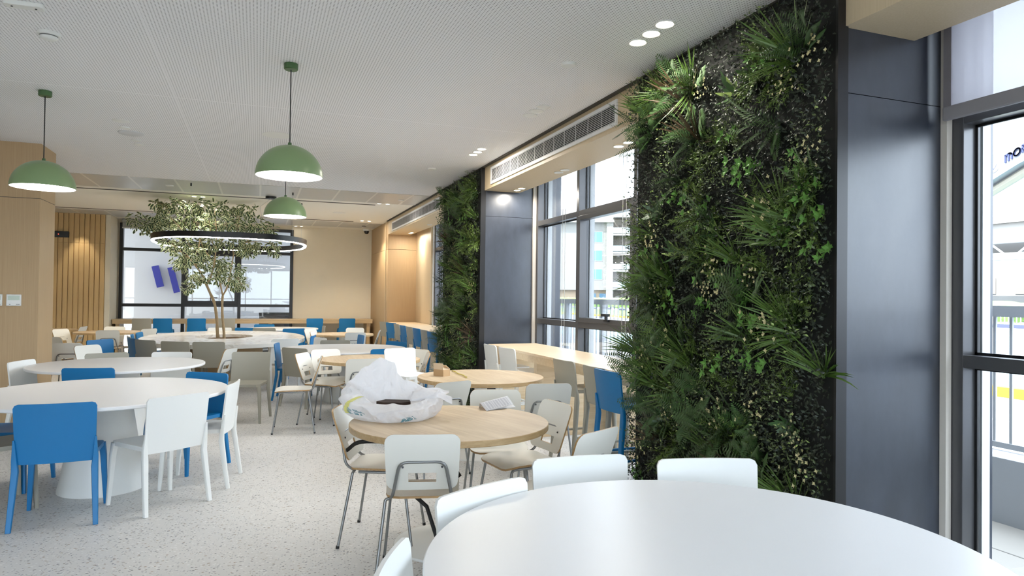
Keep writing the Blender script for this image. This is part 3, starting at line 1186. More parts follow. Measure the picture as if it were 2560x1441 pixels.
branch([cp(890, 870, -.02), cp(800, 860, .1), cp(710, 910, .15)], .006, .003, bA)
bA.build('trunk', BARK, tree, smooth=60)
bB = MB()
branch(trunkB, .026, .021, bB)
branch([trunkB[-1], cp(1022, 850, .0), cp(1000, 720, .05), cp(945, 640, .1), cp(870, 540, .25), cp(840, 450, .3), cp(850, 300, .35)], .016, .006, bB)
branch([trunkB[-1], cp(1085, 920, -.1), cp(1110, 830, -.15), cp(1135, 700, -.15), cp(1150, 600, -.1), cp(1145, 500, -.1), cp(1180, 400, -.1), cp(1210, 230, -.05)], .015, .006, bB)
branch([cp(1150, 600, -.1), cp(1195, 570, -.2), cp(1270, 480, -.3), cp(1380, 380, -.4), cp(1500, 360, -.45)], .010, .004, bB)
branch([cp(1270, 480, -.3), cp(1400, 470, -.4), cp(1530, 500, -.45), cp(1540, 580, -.45)], .007, .003, bB)
branch([cp(1110, 830, -.15), cp(1180, 800, -.2), cp(1230, 890, -.25)], .006, .003, bB)
bB.build('trunk', BARK, tree, smooth=60)
clusters = [(430, 100, 45), (520, 110, 60), (610, 110, 55), (540, 200, 60), (720, 130, 60), (850, 120, 60), (950, 160, 65), (1040, 150, 55), (1110, 200, 60), (1180, 160, 50), (1290, 160, 70), (1230, 240, 60),
            (440, 210, 60), (480, 270, 60), (560, 270, 65), (680, 230, 70), (700, 300, 70), (800, 250, 65), (820, 180, 60), (900, 260, 65), (1000, 290, 65), (1080, 300, 60), (620, 350, 60), (540, 340, 60),
            (240, 270, 60), (300, 320, 70), (390, 340, 65), (430, 300, 60), (470, 390, 55), (760, 340, 70), (880, 340, 70), (980, 350, 60), (1180, 320, 65), (1300, 330, 60), (1370, 310, 60), (1440, 340, 60), (1500, 360, 50),
            (520, 490, 50), (600, 520, 65), (650, 470, 60), (700, 500, 60), (830, 480, 60), (900, 480, 60), (970, 480, 55), (1080, 480, 65), (1180, 490, 65), (1260, 500, 65), (1340, 480, 60), (1300, 560, 50), (1380, 530, 40),
            (1520, 500, 55), (1530, 570, 50), (1240, 560, 45), (630, 640, 60), (700, 630, 60), (760, 640, 65), (830, 640, 60), (900, 600, 55), (890, 680, 50), (650, 700, 45), (820, 590, 50),
            (1010, 660, 45), (1070, 680, 55), (1040, 720, 45), (740, 795, 35), (820, 800, 35), (790, 850, 40), (720, 915, 35), (870, 830, 45), (990, 800, 50), (1050, 830, 55), (1120, 810, 50), (1190, 750, 45), (1180, 830, 55), (1220, 880, 45), (1160, 890, 30)]
fol = MB()


def var_leaf(mb, p, d, nrm, L_, W):
    """oval pointed leaf: dark middle, cream rim, folded along the midrib"""
    d = d.normalized()
    s = d.cross(nrm).normalized()
    n_ = s.cross(d)
    prof = [(0, 0), (.22, .36), (.5, .5), (.78, .34), (1, 0)]
    L0, R0_ = [], []
    mid = []
    for t_, w_ in prof:
        c = p+d*(L_*t_)-n_*(L_*.18*t_*t_)
        mid.append(c)
        L0.append(c+s*(W*w_)+n_*(W*.22*w_))
        R0_.append(c-s*(W*w_)+n_*(W*.22*w_))
    vs_ = []
    fs, ms = [], []
    k = .64
    for i in range(5):
        vs_ += [mid[i], mid[i]+(L0[i]-mid[i])*k, L0[i], mid[i]+(R0_[i]-mid[i])*k, R0_[i]]
    for i in range(4):
        a, b = i*5, (i+1)*5
        fs += [(a, a+1, b+1, b), (a+3, a, b, b+3), (a+1, a+2, b+2, b+1), (a+4, a+3, b+3, b+4)]
        ms += [0, 0, 1, 1]
    bb = len(mb.v)
    mb.v += [tuple(q) for q in vs_]
    mb.f += [tuple(bb+i for i in f) for f in fs]
    mb.m += ms


O = Vector((-.58, Yt, .56))
for i, (cx_, cy_, rr) in enumerate(clusters):
    dy = random.uniform(-.55, .55)
    c = cp(cx_, cy_, dy)-O
    rad = rr/3.792/128*1.15
    for q in range(int(16+rr*.6)):
        while True:
            o_ = Vector((random.uniform(-1, 1), random.uniform(-1, 1), random.uniform(-.85, .85)))
            if o_.length < 1:
                break
        p = c+o_*rad
        if p.z+.56 > H-.08:
            p.z = H-.10-.56
        d = (o_*.8+Vector((random.uniform(-1, 1), random.uniform(-1, 1), random.uniform(-1.1, .2)))*.7)
        nr = Vector((random.uniform(-.7, .7), random.uniform(-1.3, .1), .7))
        L_ = random.uniform(.062, .09)
        var_leaf(fol, p, d, nr, L_, L_*.56)
fo = fol.build('foliage', [LEAFD, LEAFC], tree)

# ------------------------------------------------------------------ hanging lamps
# rounded ring lamp over the planter table
ring = thing('ring_pendant', 'large black rounded ring lamp glowing underneath, hung around the tree crown', 'lamp', (-.43, 12.9, 2.35))
a_, b_ = 1.24, 1.60


def rring(a, b, n=128):
    return ell(a, b, n, 2.6)


MB().slab(rring(a_, b_), .012, .10, hole=rring(a_-.055, b_-.055)).build('housing', BLKM, ring, smooth=30)
MB().slab(rring(a_-.006, b_-.006), 0, .012, hole=rring(a_-.049, b_-.049)).build('diffuser', EMITR, ring, smooth=30)
for (cx_, cy_) in ((-1.03, .35), (-.55, -1.45), (1.17, .25), (.55, 1.45), (-.6, 1.45), (.95, -1.1)):
    MB().tube([(cx_, cy_, .10), (cx_, cy_, H-2.35)], .0022, 5).build('cable', GREYM, ring)
    MB().tube([(cx_, cy_, H-2.35-.05), (cx_, cy_, H-2.35-.001)], .012, 8).build('cable_grip', BLKM, ring, smooth=40)
MB().lathe([(0, H-2.35-.045), (.09, H-2.35-.045), (.09, H-2.35-.001), (0, H-2.35-.001)], 32, c=(.62, -.45)).build('canopy', BLKM, ring, smooth=30)
MB().tube([(.62, -.45, .8), (.45, -.9, .6), (.5, -1.45, .1)], .003, 5).build('cable', GREYM, ring)


def pendant(x, y, zr, dia, label):
    t = thing('dome_pendant', label, 'lamp', (x, y, zr), 0, 'green dome pendants')
    r = dia/2
    prof = []
    n = 14
    for i in range(n+1):
        a = PI/2*i/n
        prof.append((r*math.cos(a) if i < n else .0, r*.96*math.sin(a)))
    prof2 = [((r-.006)*math.cos(PI/2*i/n) if i < n else 0, (r-.006)*.96*math.sin(PI/2*i/n)) for i in range(n+1)]
    mb = MB().lathe(prof, 64)
    mb.build('shade', GREEN, t, smooth=60)
    mi = MB().lathe(prof2[::1], 64)
    mi.f = [tuple(reversed(f)) for f in mi.f]
    mi.lathe([(r-.006, 0), (r, 0)], 64)
    mi.build('shade_lining', mat('lining_white', srgb(240, 240, 236), .6), t, smooth=60)
    MB().lathe([(0, .022), (r-.012, .022), (r-.012, .028), (0, .028)], 64).build('diffuser', EMIT, t, smooth=30)
    top = H-zr
    MB().lathe([(0, r*.96-.002), (.014, r*.96-.002), (.012, r*.96+.02), (0, r*.96+.02)], 20).build('collar', DARKGREEN, t, smooth=40)
    MB().tube([(0, 0, r*.96+.015), (0, 0, top-.04)], .0042, 8).build('cord', BLACK, t)
    MB().lathe([(0, top-.045), (.045, top-.045), (.05, top-.04), (.05, top-.001), (0, top-.001)], 32).build('canopy', DARKGREEN, t, smooth=30)
    return t


pendant(.203, 5.224, 2.362, .475, 'green dome pendant lamp hanging highest in the middle of the ceiling')
pendant(-1.706, 6.74, 2.372, .475, 'green dome pendant lamp hanging in front of the wood column')
pendant(.283, 8.25, 2.395, .475, 'smallest looking green dome pendant lamp, hung beside the tree crown')


# ------------------------------------------------------------------ ceiling fittings
def downlight(x, y, label, lit=True, r=.052, z=H, group='recessed ceiling downlights', power=0):
    t = thing('downlight', label, 'downlight', (x, y, z), 0, group)
    MB().lathe([(r*.78, -.001), (r, -.001), (r, -.006), (r*.92, -.009), (r*.78, -.004)], 32, close=True).build('rim', WHITE, t, smooth=40)
    MB().lathe([(0, -.0035), (r*.79, -.0035), (r*.79, -.0015), (0, -.0015)], 32).build('lens', EMITD if lit else WHITE, t, smooth=30)
    if power:
        area_light('downlight_glow', (x, y, z-.02), .09, power)
    return t


for (x, y, l) in ((2.313, 3.566, 'lit recessed downlight by the green wall top, nearest the wall'), (2.318, 3.727, 'lit recessed downlight by the green wall top, middle of its row of three'), (2.318, 3.889, 'lit recessed downlight by the green wall top, lowest of its row of three')):
    downlight(x, y, l, r=.062, power=3)
for (x, y, l) in ((2.368, 7.38, 'small lit downlight beside the air grille, upper of three'), (2.374, 7.55, 'small lit downlight beside the air grille, middle of three'), (2.37, 7.711, 'small lit downlight beside the air grille, lower of three')):
    downlight(x, y, l, r=.058, power=6)
for (x, y, l) in ((2.342, 5.532, 'unlit white ceiling disc near the grille, upper of three'), (2.337, 5.68, 'unlit white ceiling disc near the grille, middle of three'), (2.339, 5.835, 'unlit white ceiling disc near the grille, lower of three')):
    downlight(x, y, l, lit=False, r=.066, group='unlit ceiling discs')
far = [(2.065, 12.543, 'first lit square spot past the metal tiles, right side, inner'), (2.217, 12.53, 'lit spot past the metal tiles, right side, outer'),
       (2.188, 15.611, 'lit spot before the second tile band, right side, inner'), (2.351, 15.619, 'lit spot before the second tile band, right side, outer'),
       (.855, 17.6, 'lit spot over the far window corner, left of its pair'), (.992, 17.6, 'lit spot over the cream far wall, right of its pair'),
       (-1.067, 13.035, 'lit spot above the tree crown, left of its pair'), (-.926, 13.02, 'lit spot above the tree crown, right of its pair'),
       (-3.64, 16.75, 'lit spot above the slatted wall, left of its pair'), (-3.48, 16.75, 'lit spot above the slatted wall, right of its pair')]
for k, (x, y, l) in enumerate(far):
    downlight(x, y, l, r=.045, power=0 if y > 16 else 3)
for (x, y, z, l, lit) in ((3.05, 5.263, 2.885, 'lit spot under the soffit next to the green wall, near one', 1), (3.05, 5.437, 2.885, 'lit spot under the soffit next to the green wall, far one', 1), (3.09, 6.68, 2.885, 'dark sunk fitting in the middle of the soffit underside', 0),
                          (3.09, 6.84, 2.885, 'flat white disc in the middle of the soffit underside', 0), (3.12, 8.04, 2.885, 'lit spot under the soffit above the dark panel, near one', 1), (3.12, 8.2, 2.885, 'lit spot under the soffit above the dark panel, far one', 1),
                          (3.14, 14.7, 2.885, 'lit spot under the far soffit before the wood pier, near one', 1), (3.14, 14.87, 2.885, 'lit spot under the far soffit before the wood pier, far one', 1), (3.1, 12.9, 2.885, 'unlit disc under the far soffit, above the side row of stools', 0)):
    downlight(x, y, l, lit=bool(lit), r=.05, z=z, group='soffit downlights', power=5 if lit else 0)
WARM = (1, .88, .70)
area_light('wall_washer', (-3.56, 16.6, 3.1), .03, 26, WARM, spot=52, aim=(0, .22, -1))
area_light('wall_washer', (3.24, 14.65, 2.84), .03, 10, WARM, spot=46, aim=(.16, 0, -1))
area_light('crown_spot', (-1.0, 12.9, 3.12), .03, 22, (1, .95, .82), spot=80)
area_light('bay_fill', (-.2, 15.0, 3.12), .05, 100, WARM, spot=120)  # three added fill lamps without fittings of their own, brighten the far area
area_light('bay_fill', (2.2, 15.9, 3.12), .05, 80, WARM, spot=120)
area_light('bay_fill', (-3.0, 14.0, 3.12), .05, 90, WARM, spot=120)


def disc(name, label, cat, x, y, r, h=.012, m=WHITE, dome=False, grp=None):
    t = thing(name, label, cat, (x, y, H), 0, grp)
    MB().lathe([(0, -h), (r*.9, -h), (r, -h*.6), (r, -.0005), (0, -.0005)], 40).build('cover', m, t, smooth=40)
    return t


t = thing('smoke_detector', 'white domed smoke detector on the perforated ceiling, upper left', 'smoke detector', (-1.305, 5.207, H))
MB().lathe([(0, -.022), (.062, -.022), (.066, -.018), (.066, -.0005), (0, -.0005)], 40).build('base', WHITE, t, smooth=40)
MB().lathe([(.052, -.022), (.052, -.029), (0, -.029), ], 40).build('slot', mat('grey_slot', srgb(120, 120, 118), .7), t, smooth=40)
MB().lathe([(.0, -.048), (.03, -.047), (.05, -.038), (.053, -.029), (0, -.029)], 40).build('cap', WHITE, t, smooth=50)
t = thing('ceiling_sensor_box', 'small flat white box fixed to the ceiling in the upper left corner', 'sensor', (-1.309, 4.72, H))
MB().slab(rrect(.20, .07, .02), -.028, -.0005).build('body', WHITE, t, smooth=30, bevel=.004)
for s in (-.06, .06):
    MB().lathe([(0, -.031), (.006, -.031), (.006, -.028), (0, -.028)], 12, c=(s, 0)).build('indicator', mat('dark_dot', srgb(60, 60, 60), .6), t)
disc('ceiling_speaker', 'round white ceiling speaker between the two left pendants', 'speaker', -1.283, 8.156, .125, .012, mat('speaker_mesh', srgb(214, 216, 218), .6))
disc('sprinkler_plate', 'small white sprinkler plate just nearer than the ceiling speaker', 'sprinkler', -1.30, 7.9, .05, grp='sprinkler plates')
disc('sprinkler_plate', 'flat white disc on the ceiling two steps before the speaker', 'sprinkler', -1.29, 7.608, .075, .006, grp='sprinkler plates')
disc('sprinkler_plate', 'white sprinkler plate just behind the ceiling speaker', 'sprinkler', -1.289, 8.5, .05, grp='sprinkler plates')
disc('sprinkler_plate', 'last small plate behind the ceiling speaker with a dark rim', 'sprinkler', -1.284, 8.711, .055, grp='sprinkler plates')
disc('ceiling_hatch', 'pale round hatch in the ceiling behind the highest pendant', 'ceiling hatch', .167, 7.624, .15, .004)
disc('sprinkler_plate', 'round white plate on the ceiling between lit downlights and air grille', 'sprinkler', 2.075, 4.438, .055, .02, grp='sprinkler plates')
disc('sprinkler_plate', 'round white plate on the ceiling near the second green wall', 'sprinkler', 2.132, 8.778, .055, .02, grp='sprinkler plates')
disc('sprinkler_plate', 'round plate on the metal tiles left of the tree', 'sprinkler', -1.32, 11.85, .06, .016, grp='sprinkler plates')
disc('sprinkler_plate', 'round plate on the metal tiles near the far air grille', 'sprinkler', 2.344, 11.901, .055, .016, grp='sprinkler plates')
disc('sprinkler_plate', 'dark round plate on the second tile band above the dome camera', 'sprinkler', 2.4, 16.76, .055, .016, BLKM, grp='sprinkler plates')
disc('ceiling_speaker', 'pale round speaker in the plaster between the two tile bands', 'speaker', 1.542, 14.309, .13, .008)
SLOTM = mat('slot_dark', srgb(84, 80, 72), .7)
for (x0, x1, y, l) in ((-5, 2.03, 12.78, 'long dark linear air slot in the ceiling just past the first tile band'), (-5, 2.03, 15.88, 'long dark linear air slot in the ceiling before the second tile band')):
    o = MB().box(x0, x1, y-.03, y+.03, H-.006, H-.0005).build('linear_diffuser', SLOTM)
    tag(o, l, 'air vent', 'linear air slots')
t = thing('dome_camera', 'white dome security camera with a black eye in the far corner', 'security camera', (2.58, 17.55, H))
MB().lathe([(0, -.05), (.085, -.05), (.09, -.045), (.09, -.0005), (0, -.0005)], 32).build('base', WHITE, t, smooth=40)
MB().lathe([(.062, -.05), (.06, -.085), (.04, -.12), (0, -.132)], 32).build('dome', BLKM, t, smooth=60)
t = thing('exit_sign_box', 'black box with a tiny red light high on the slatted wall', 'wall box', (-3.98, 16.9, 2.72))
MB().box(-.19, .19, -.02, .025, -.065, .065).build('body', BLKM, t, bevel=.005)
MB().lathe([(0, -.006), (.008, -.006), (.008, 0), (0, 0)], 12).xf(Matrix.Translation((-.0, -.021, 0)) @ Matrix.Rotation(-PI/2, 4, 'X')).build('indicator', mat('red_led', (1, .08, .05, 1), .5, emit=2), t)
# thermostats
for (x, l) in ((-2.575, 'white wall thermostat nearest the corner of the wood column'), (-2.755, 'white wall thermostat cut by the left edge of the picture')):
    t = thing('thermostat', l, 'thermostat', (x, 9.168, 1.396), 0, 'thermostats on the wood column')
    MB().box(-.07, .07, -.02, 0, -.064, .064).build('housing', WHITE, t, bevel=.004)
    MB().box(-.056, .056, -.022, -.0205, 0, .05).build('display', mat('lcd', srgb(176, 190, 172), .2), t)
    for s in (.032, .05, -.036):
        MB().box(s-.007, s+.007, -.0215, -.0202, -.05, -.044).build('mark', mat('print_grey', srgb(90, 90, 90), .7), t)

# air grilles in the soffit faces
SLATG = mat('grille_white', srgb(224, 226, 228), .5)
for (y0, y1, z0, z1, l) in ((4.92, 8.15, 2.925, 3.14, 'long white slatted air grille in the wood soffit beside the big green wall'), (10.74, 14.9, 2.915, 3.115, 'long white slatted air grille in the far wood soffit')):
    t = thing('air_grille', l, 'air grille', (2.75, y0, z0), 0, 'linear air grilles')
    L_, hh = y1-y0, z1-z0
    f = .03
    mb = MB().box(-.014, 0, 0, L_, 0, f).box(-.014, 0, 0, L_, hh-f, hh).box(-.014, 0, 0, f, f, hh-f).box(-.014, 0, L_-f, L_, f, hh-f)
    mb.build('frame', SLATG, t)
    MB().box(-.003, -.0005, f, L_-f, f, hh-f).build('backing', mat('grille_dark', srgb(46, 50, 54), .8), t)
    n = 10
    mb = MB()
    for i in range(n):
        z = f+(hh-2*f)*(i+.5)/n
        mb.add([(-.013, f, z-.002), (-.004, f, z+.006), (-.004, L_-f, z+.006), (-.013, L_-f, z-.002), (-.013, f, z-.0045), (-.004, f, z+.0035), (-.004, L_-f, z+.0035), (-.013, L_-f, z-.0045)],
               [(0, 3, 2, 1), (4, 5, 6, 7), (0, 4, 7, 3), (1, 2, 6, 5)])
    mb.build('louvres', SLATG, t)
    mb = MB()
    k = 0
    while f+.25*k < L_-f:
        mb.box(-.006, -.003, f+.25*k, f+.25*k+.006, f, hh-f)
        k += 1
    mb.build('dividers', SLATG, t)

# ------------------------------------------------------------------ things on the tables
# plastic bag: a slumped open bag around a dark carton
random.seed(11)
bagC = Vector((.80, 4.24, .74))
RX = Vector((math.cos(YAW), -math.sin(YAW), 0))
FY = Vector((math.sin(YAW), math.cos(YAW), 0))
t = thing('plastic_bag', 'crumpled white plastic bag gaping open on the wood table', 'bag', bagC)
nA, nL = 220, 70
# control by angle (0 = right, 90 = away from us, 180 = left, 270 = towards us)
ctl = {  # angle: (base r, belly r, belly z, rim r, rim z)
    0: (.225, .285, .10, .255, .165), 20: (.23, .30, .12, .36, .155), 45: (.22, .27, .13, .22, .17), 75: (.2, .25, .14, .17, .22), 100: (.2, .25, .16, .16, .33),
    122: (.2, .26, .17, .20, .355), 145: (.2, .28, .17, .25, .285), 168: (.21, .31, .16, .29, .225), 188: (.215, .31, .13, .255, .195), 208: (.22, .285, .11, .20, .15), 235: (.23, .275, .08, .17, .105),
    270: (.235, .27, .07, .15, .09), 305: (.235, .275, .07, .17, .095), 335: (.23, .285, .09, .21, .13)}
ks = sorted(ctl)


def ctlat(a):
    a %= 360
    for i, k in enumerate(ks):
        k2 = ks[(i+1) % len(ks)]+(360 if i == len(ks)-1 else 0)
        if k <= a < k2:
            u = (a-k)/(k2-k)
            u = u*u*(3-2*u)
            return [p*(1-u)+q*u for p, q in zip(ctl[k], ctl[k2 % 360])]
    return ctl[ks[0]]


rows = []
for i in range(nL+1):
    s = i/nL
    row = []
    for j in range(nA):
        a = 360*j/nA
        br, ber, bz, rr, rz_ = ctlat(a)
        if s < .45:      # up the outside
            q = s/.45
            r_ = br+(ber-br)*math.sin(q*PI/2)
            z = bz*(1-math.cos(q*PI/2)) if q < 1 else bz
            z = bz*q*q
        elif s < .75:    # to the rim
            q = (s-.45)/.30
            qq = q*q*(3-2*q)
            r_ = ber+(rr-ber)*qq
            z = bz+(rz_-bz)*math.sin(q*PI/2)
        else:            # down inside
            q = (s-.75)/.25
            r_ = rr*(1-.42*q)-.012*math.sin(q*PI)
            z = rz_*(1-q)+(.070+.012*math.sin(a/20))*q
        ar = R(a)
        P_ = RX*(r_*math.cos(ar))+FY*(r_*math.sin(ar)*.80)
        v_ = Vector((P_.x, P_.y, z))
        amp = .020*min(1, s*5)
        nz = noise.noise_vector(v_*8+Vector((3, 1, 7)))*amp*1.2
        od = Vector((math.cos(ar-YAW), math.sin(ar-YAW), .25))
        w1 = v_+noise.noise_vector(v_*5)*.08
        rd = (1-abs(noise.noise(w1*11))*2.2)*.012+(1-abs(noise.noise(w1*23+Vector((4, 4, 4))))*2.2)*.006+noise.noise(w1*50)*.0025
        v_ += nz + od*rd*min(1, s*6)
        v_.z = max(.0015, v_.z)
        row.append(v_)
    rows.append(row)
mb = MB()
mb.v = [tuple(p) for r_ in rows for p in r_]
for i in range(nL):
    for j in range(nA):
        k = (j+1) % nA
        mb.f.append((i*nA+j, i*nA+k, (i+1)*nA+k, (i+1)*nA+j))
        mb.m.append(0)
mb.f.append(tuple(reversed(range(nA))))
mb.m.append(0)
mb.build('body', BAG, t, smooth=89)
# a loose handle flap pulled out to the right
fl = MB()
n1, n2 = 14, 8
g = []
for i in range(n1+1):
    for j in range(n2+1):
        u, v_ = i/n1, j/n2-.5
        wd = .17*(1-u)**.8+.035
        p = RX*(.12+.25*u)+FY*(v_*wd+.03)+Vector((0, 0, .135+.03*math.sin(u*PI*.8)+.02*math.cos(v_*PI*2)-.05*u*u))
        p += noise.noise_vector(p*16)*.014
        p.z = max(.004, p.z)
        g.append(p)
fl.v = [tuple(p) for p in g]
for i in range(n1):
    for j in range(n2):
        a = i*(n2+1)+j
        fl.f.append((a, a+1, a+n2+2, a+n2+1))
        fl.m.append(0)
o = fl.build('handle_flap', BAG, t, smooth=70)
so = o.modifiers.new('thick', 'SOLIDIFY')
so.thickness = .0012
# printed lines, strip of yellow tape
INK = mat('teal_ink', srgb(96, 140, 150), .6)


def on_bag(a, s):
    i = min(nL-1, int(s*nL))
    f_ = s*nL-i
    j = a/360*nA
    j0 = int(j) % nA
    return rows[i][j0]*(1-f_)+rows[i+1][j0]*f_


for (a0, a1, s0, sl, nrow) in ((216, 240, .42, -.008, 6), (288, 308, .24, .009, 7)):
    for q in range(nrow):
        mb = MB()
        pts = []
        L0 = (a1-a0)*random.uniform(.6, 1)
        for k in range(10):
            a = a0+L0*k/9
            p = on_bag(a, s0-.022*q+sl*(k)*(1))
            outv = Vector((p.x, p.y, 0)).normalized()
            pts.append(p+outv*.005)
        for k in range(9):
            p0, p1 = pts[k], pts[k+1]
            h_ = Vector((0, 0, .0016))
            if k % 4 == 3:
                continue
            mb.add([p0-h_, p1-h_, p1+h_, p0+h_], [(0, 1, 2, 3)])
        mb.build('printed_line', INK, t)
mb = MB()
pts = [on_bag(215, s_)+Vector((-.3, -.95, 0))*.008 for s_ in (.30, .36, .42, .48, .54, .6, .66, .70)]
for p0, p1 in zip(pts, pts[1:]):
    h_ = RX*.017
    mb.add([p0-h_, p0+h_, p1+h_, p1-h_], [(0, 1, 2, 3)])
mb.build('yellow_strip', thin_mat('yellow_film', srgb(226, 222, 120), .4, .2), t)
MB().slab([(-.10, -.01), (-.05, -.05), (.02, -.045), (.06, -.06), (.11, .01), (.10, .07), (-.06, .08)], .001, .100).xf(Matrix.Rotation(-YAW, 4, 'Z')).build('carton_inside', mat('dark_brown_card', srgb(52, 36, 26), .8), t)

# folded leaflet
t = thing('folded_leaflet', 'crumpled printed leaflet standing half folded on the wood table with the bag', 'leaflet', (1.56, 4.44, .74), R(0))
B0, B1 = at(1217, 1028, Z=.742), at(1284, 1012, Z=.765)
T0, T1 = at(1200, 1008, Z=.785), at(1268, 990, Z=.815)
T1m = at(1240, 997, Z=.80)
Lo = Vector((1.56, 4.44, .74))
mb = MB()
n = 10


def quad_sheet(mb, a, b, c, d, n=10, wob=.003):
    g = []
    for i in range(n+1):
        for j in range(n+1):
            u, v_ = i/n, j/n
            p = a*(1-u)*(1-v_)+b*u*(1-v_)+c*u*v_+d*(1-u)*v_
            p = p+noise.noise_vector(p*20)*wob
            p.z = max(.7412, p.z)
            g.append(p-Lo)
    k = len(mb.v)
    mb.v += [tuple(p) for p in g]
    for i in range(n):
        for j in range(n):
            q = k+i*(n+1)+j
            mb.f.append((q, q+n+1, q+n+2, q+1))
            mb.m.append(0)


quad_sheet(mb, B0, B1, T1, T0)
o = mb.build('front_leaf', PAPER, t, smooth=60)
o.modifiers.new('thick', 'SOLIDIFY').thickness = .0006
mb = MB()
quad_sheet(mb, T0, T1, at(1262, 1001, Z=.75), at(1197, 1019, Z=.7415))
o = mb.build('back_leaf', PAPER, t, smooth=60)
o.modifiers.new('thick', 'SOLIDIFY').thickness = .0006
mb = MB()
quad_sheet(mb, B0+Vector((0, .002, 0)), at(1289, 1018, Z=.7425), at(1282, 1012, Z=.742), at(1225, 1020, Z=.742), wob=.001)
o = mb.build('bottom_leaf', PAPER, t, smooth=60)
o.modifiers.new('thick', 'SOLIDIFY').thickness = .0006
PR = mat('print_grey2', srgb(170, 170, 180), .8)
nr = (B1-B0).cross(T0-B0).normalized()
if nr.y > 0:
    nr = -nr
random.seed(3)
mb = MB()
u = .08
while u < .92:
    wdt = random.choice((.03, .05, .07))
    for ln in range(int(wdt/.012)):
        ua = u+ln*.013
        pts = []
        for k in range(9):
            v_ = .08+.84*k/8
            p = B0*(1-ua)*(1-v_)+B1*ua*(1-v_)+T1*ua*v_+T0*(1-ua)*v_
            p = p+noise.noise_vector(p*20)*.003+nr*.0012-Lo
            pts.append(p)
        h_ = (B1-B0).normalized()*.0005
        for p0, p1 in zip(pts, pts[1:]):
            mb.add([p0-h_, p0+h_, p1+h_, p1-h_], [(0, 1, 2, 3)])
    u += wdt+.035
mb.build('printed_text', PR, t)

# cardboard box with open flaps, yellow strap
KRAFT = mat('cardboard', srgb(196, 164, 124), .8, vary=.04)
KRAFT2 = mat('cardboard_inside', srgb(216, 196, 168), .8)
t = thing('cardboard_box', 'small open brown cardboard box on the middle wood table', 'box', (1.66, 6.33, .74), R(-58))
bw, bd, bh = .125, .095, .062
mb = MB()
mb.box(-bw/2, bw/2, -bd/2, bd/2, 0, .003)
for q in ((-bw/2, bw/2, -bd/2, -bd/2+.003), (-bw/2, bw/2, bd/2-.003, bd/2), (-bw/2, -bw/2+.003, -bd/2, bd/2), (bw/2-.003, bw/2, -bd/2, bd/2)):
    mb.box(q[0], q[1], q[2], q[3], .003, bh)
mb.build('body', KRAFT, t)
MB().box(-bw/2, bw/2, 0, .003, 0, .07).xf(Matrix.Translation((0, bd/2, bh)) @ Matrix.Rotation(R(55), 4, 'X')).build('flap', KRAFT2, t)
MB().box(-bw/2, bw/2, 0, .003, 0, .06).xf(Matrix.Translation((0, -bd/2, bh)) @ Matrix.Rotation(R(5), 4, 'X')).build('flap', KRAFT2, t)
MB().box(0, .003, -bd/2, bd/2, 0, .055).xf(Matrix.Translation((bw/2, 0, bh)) @ Matrix.Rotation(R(-62), 4, 'Y')).build('flap', KRAFT2, t)
YEL = mat('yellow_strap', srgb(196, 184, 84), .5)
p0, p1 = at(1130, 929, Z=.741), at(1168, 946, Z=.741)
for k, l in ((0, 'thin yellow strap lying across the wood table beside the cardboard box'),):
    pts = [p0+(p1-p0)*(i/8)+Vector((.006*math.sin(i*1.3), 0, .006+.004*abs(math.sin(i*.9)))) for i in range(9)]
    o = MB().tube(pts, .0055, 6).build('strap', YEL, smooth=60)
    tag(o, l, 'strap')

# ------------------------------------------------------------------ living walls
random.seed(21)
G = {
    'ground': mat('leaf_tiny_dark', srgb(42, 52, 38), .38, vary=.35, vscale=3),
    'grass': mat('leaf_grass', srgb(82, 112, 46), .4, vary=.3, vscale=5),
    'fern': mat('leaf_fern', srgb(56, 86, 40), .5, vary=.3, vscale=5),
    'spray': mat('leaf_spray', srgb(94, 118, 48), .5, vary=.3, vscale=5),
    'bright': mat('leaf_bright', srgb(96, 146, 62), .4, vary=.2, vscale=5),
    'lily': mat('leaf_long', srgb(66, 96, 54), .35, vary=.3, vscale=6),
    'flower': mat('cream_flower', srgb(206, 198, 150), .6),
    'olive': mat('leaf_olive', srgb(78, 92, 54), .36, vary=.3, vscale=4),
    'red': mat('leaf_bronze', srgb(88, 70, 50), .45, vary=.3, vscale=6),
    'pale': mat('leaf_pale_green', srgb(150, 172, 96), .4),
}


def rv(a=1):
    return Vector((random.uniform(-a, a), random.uniform(-a, a), random.uniform(-a, a)))


def strip(mb, p, d, side, L_, W, droop, n=4, taper=.9, mi=0):
    """a blade: folded ribbon narrowing to a point, bending down"""
    pts = []
    q = Vector(p)
    dd = d.normalized()
    for i in range(n+1):
        pts.append(Vector(q))
        q = q+dd*(L_/n)
        dd = (dd+Vector((0, 0, -droop/n))).normalized()
    b = len(mb.v)
    for i, c in enumerate(pts):
        t_ = i/n
        w_ = W*(math.sin(PI*min(1, (t_*.8+.2)))**.7 if t_ < 1 else .02)
        mb.v.append(tuple(c-side*w_*.5))
        mb.v.append(tuple(c+side*w_*.5))
    for i in range(n):
        mb.f.append((b+2*i, b+2*i+1, b+2*i+3, b+2*i+2))
        mb.m.append(mi)


def leaf(mb, p, d, nrm, L_, W, mi=0):
    d = d.normalized()
    s = d.cross(nrm)
    if s.length < 1e-4:
        s = Vector((1, 0, 0))
    s.normalize()
    n_ = s.cross(d)
    b = len(mb.v)
    for q in (p, p+d*L_*.45+s*W/2+n_*W*.12, p+d*L_-n_*L_*.12, p+d*L_*.45-s*W/2+n_*W*.12, p+d*L_*.5):
        mb.v.append(tuple(q))
    mb.f += [(b, b+1, b+4), (b+1, b+2, b+4), (b+2, b+3, b+4), (b+3, b, b+4)]
    mb.m += [mi]*4


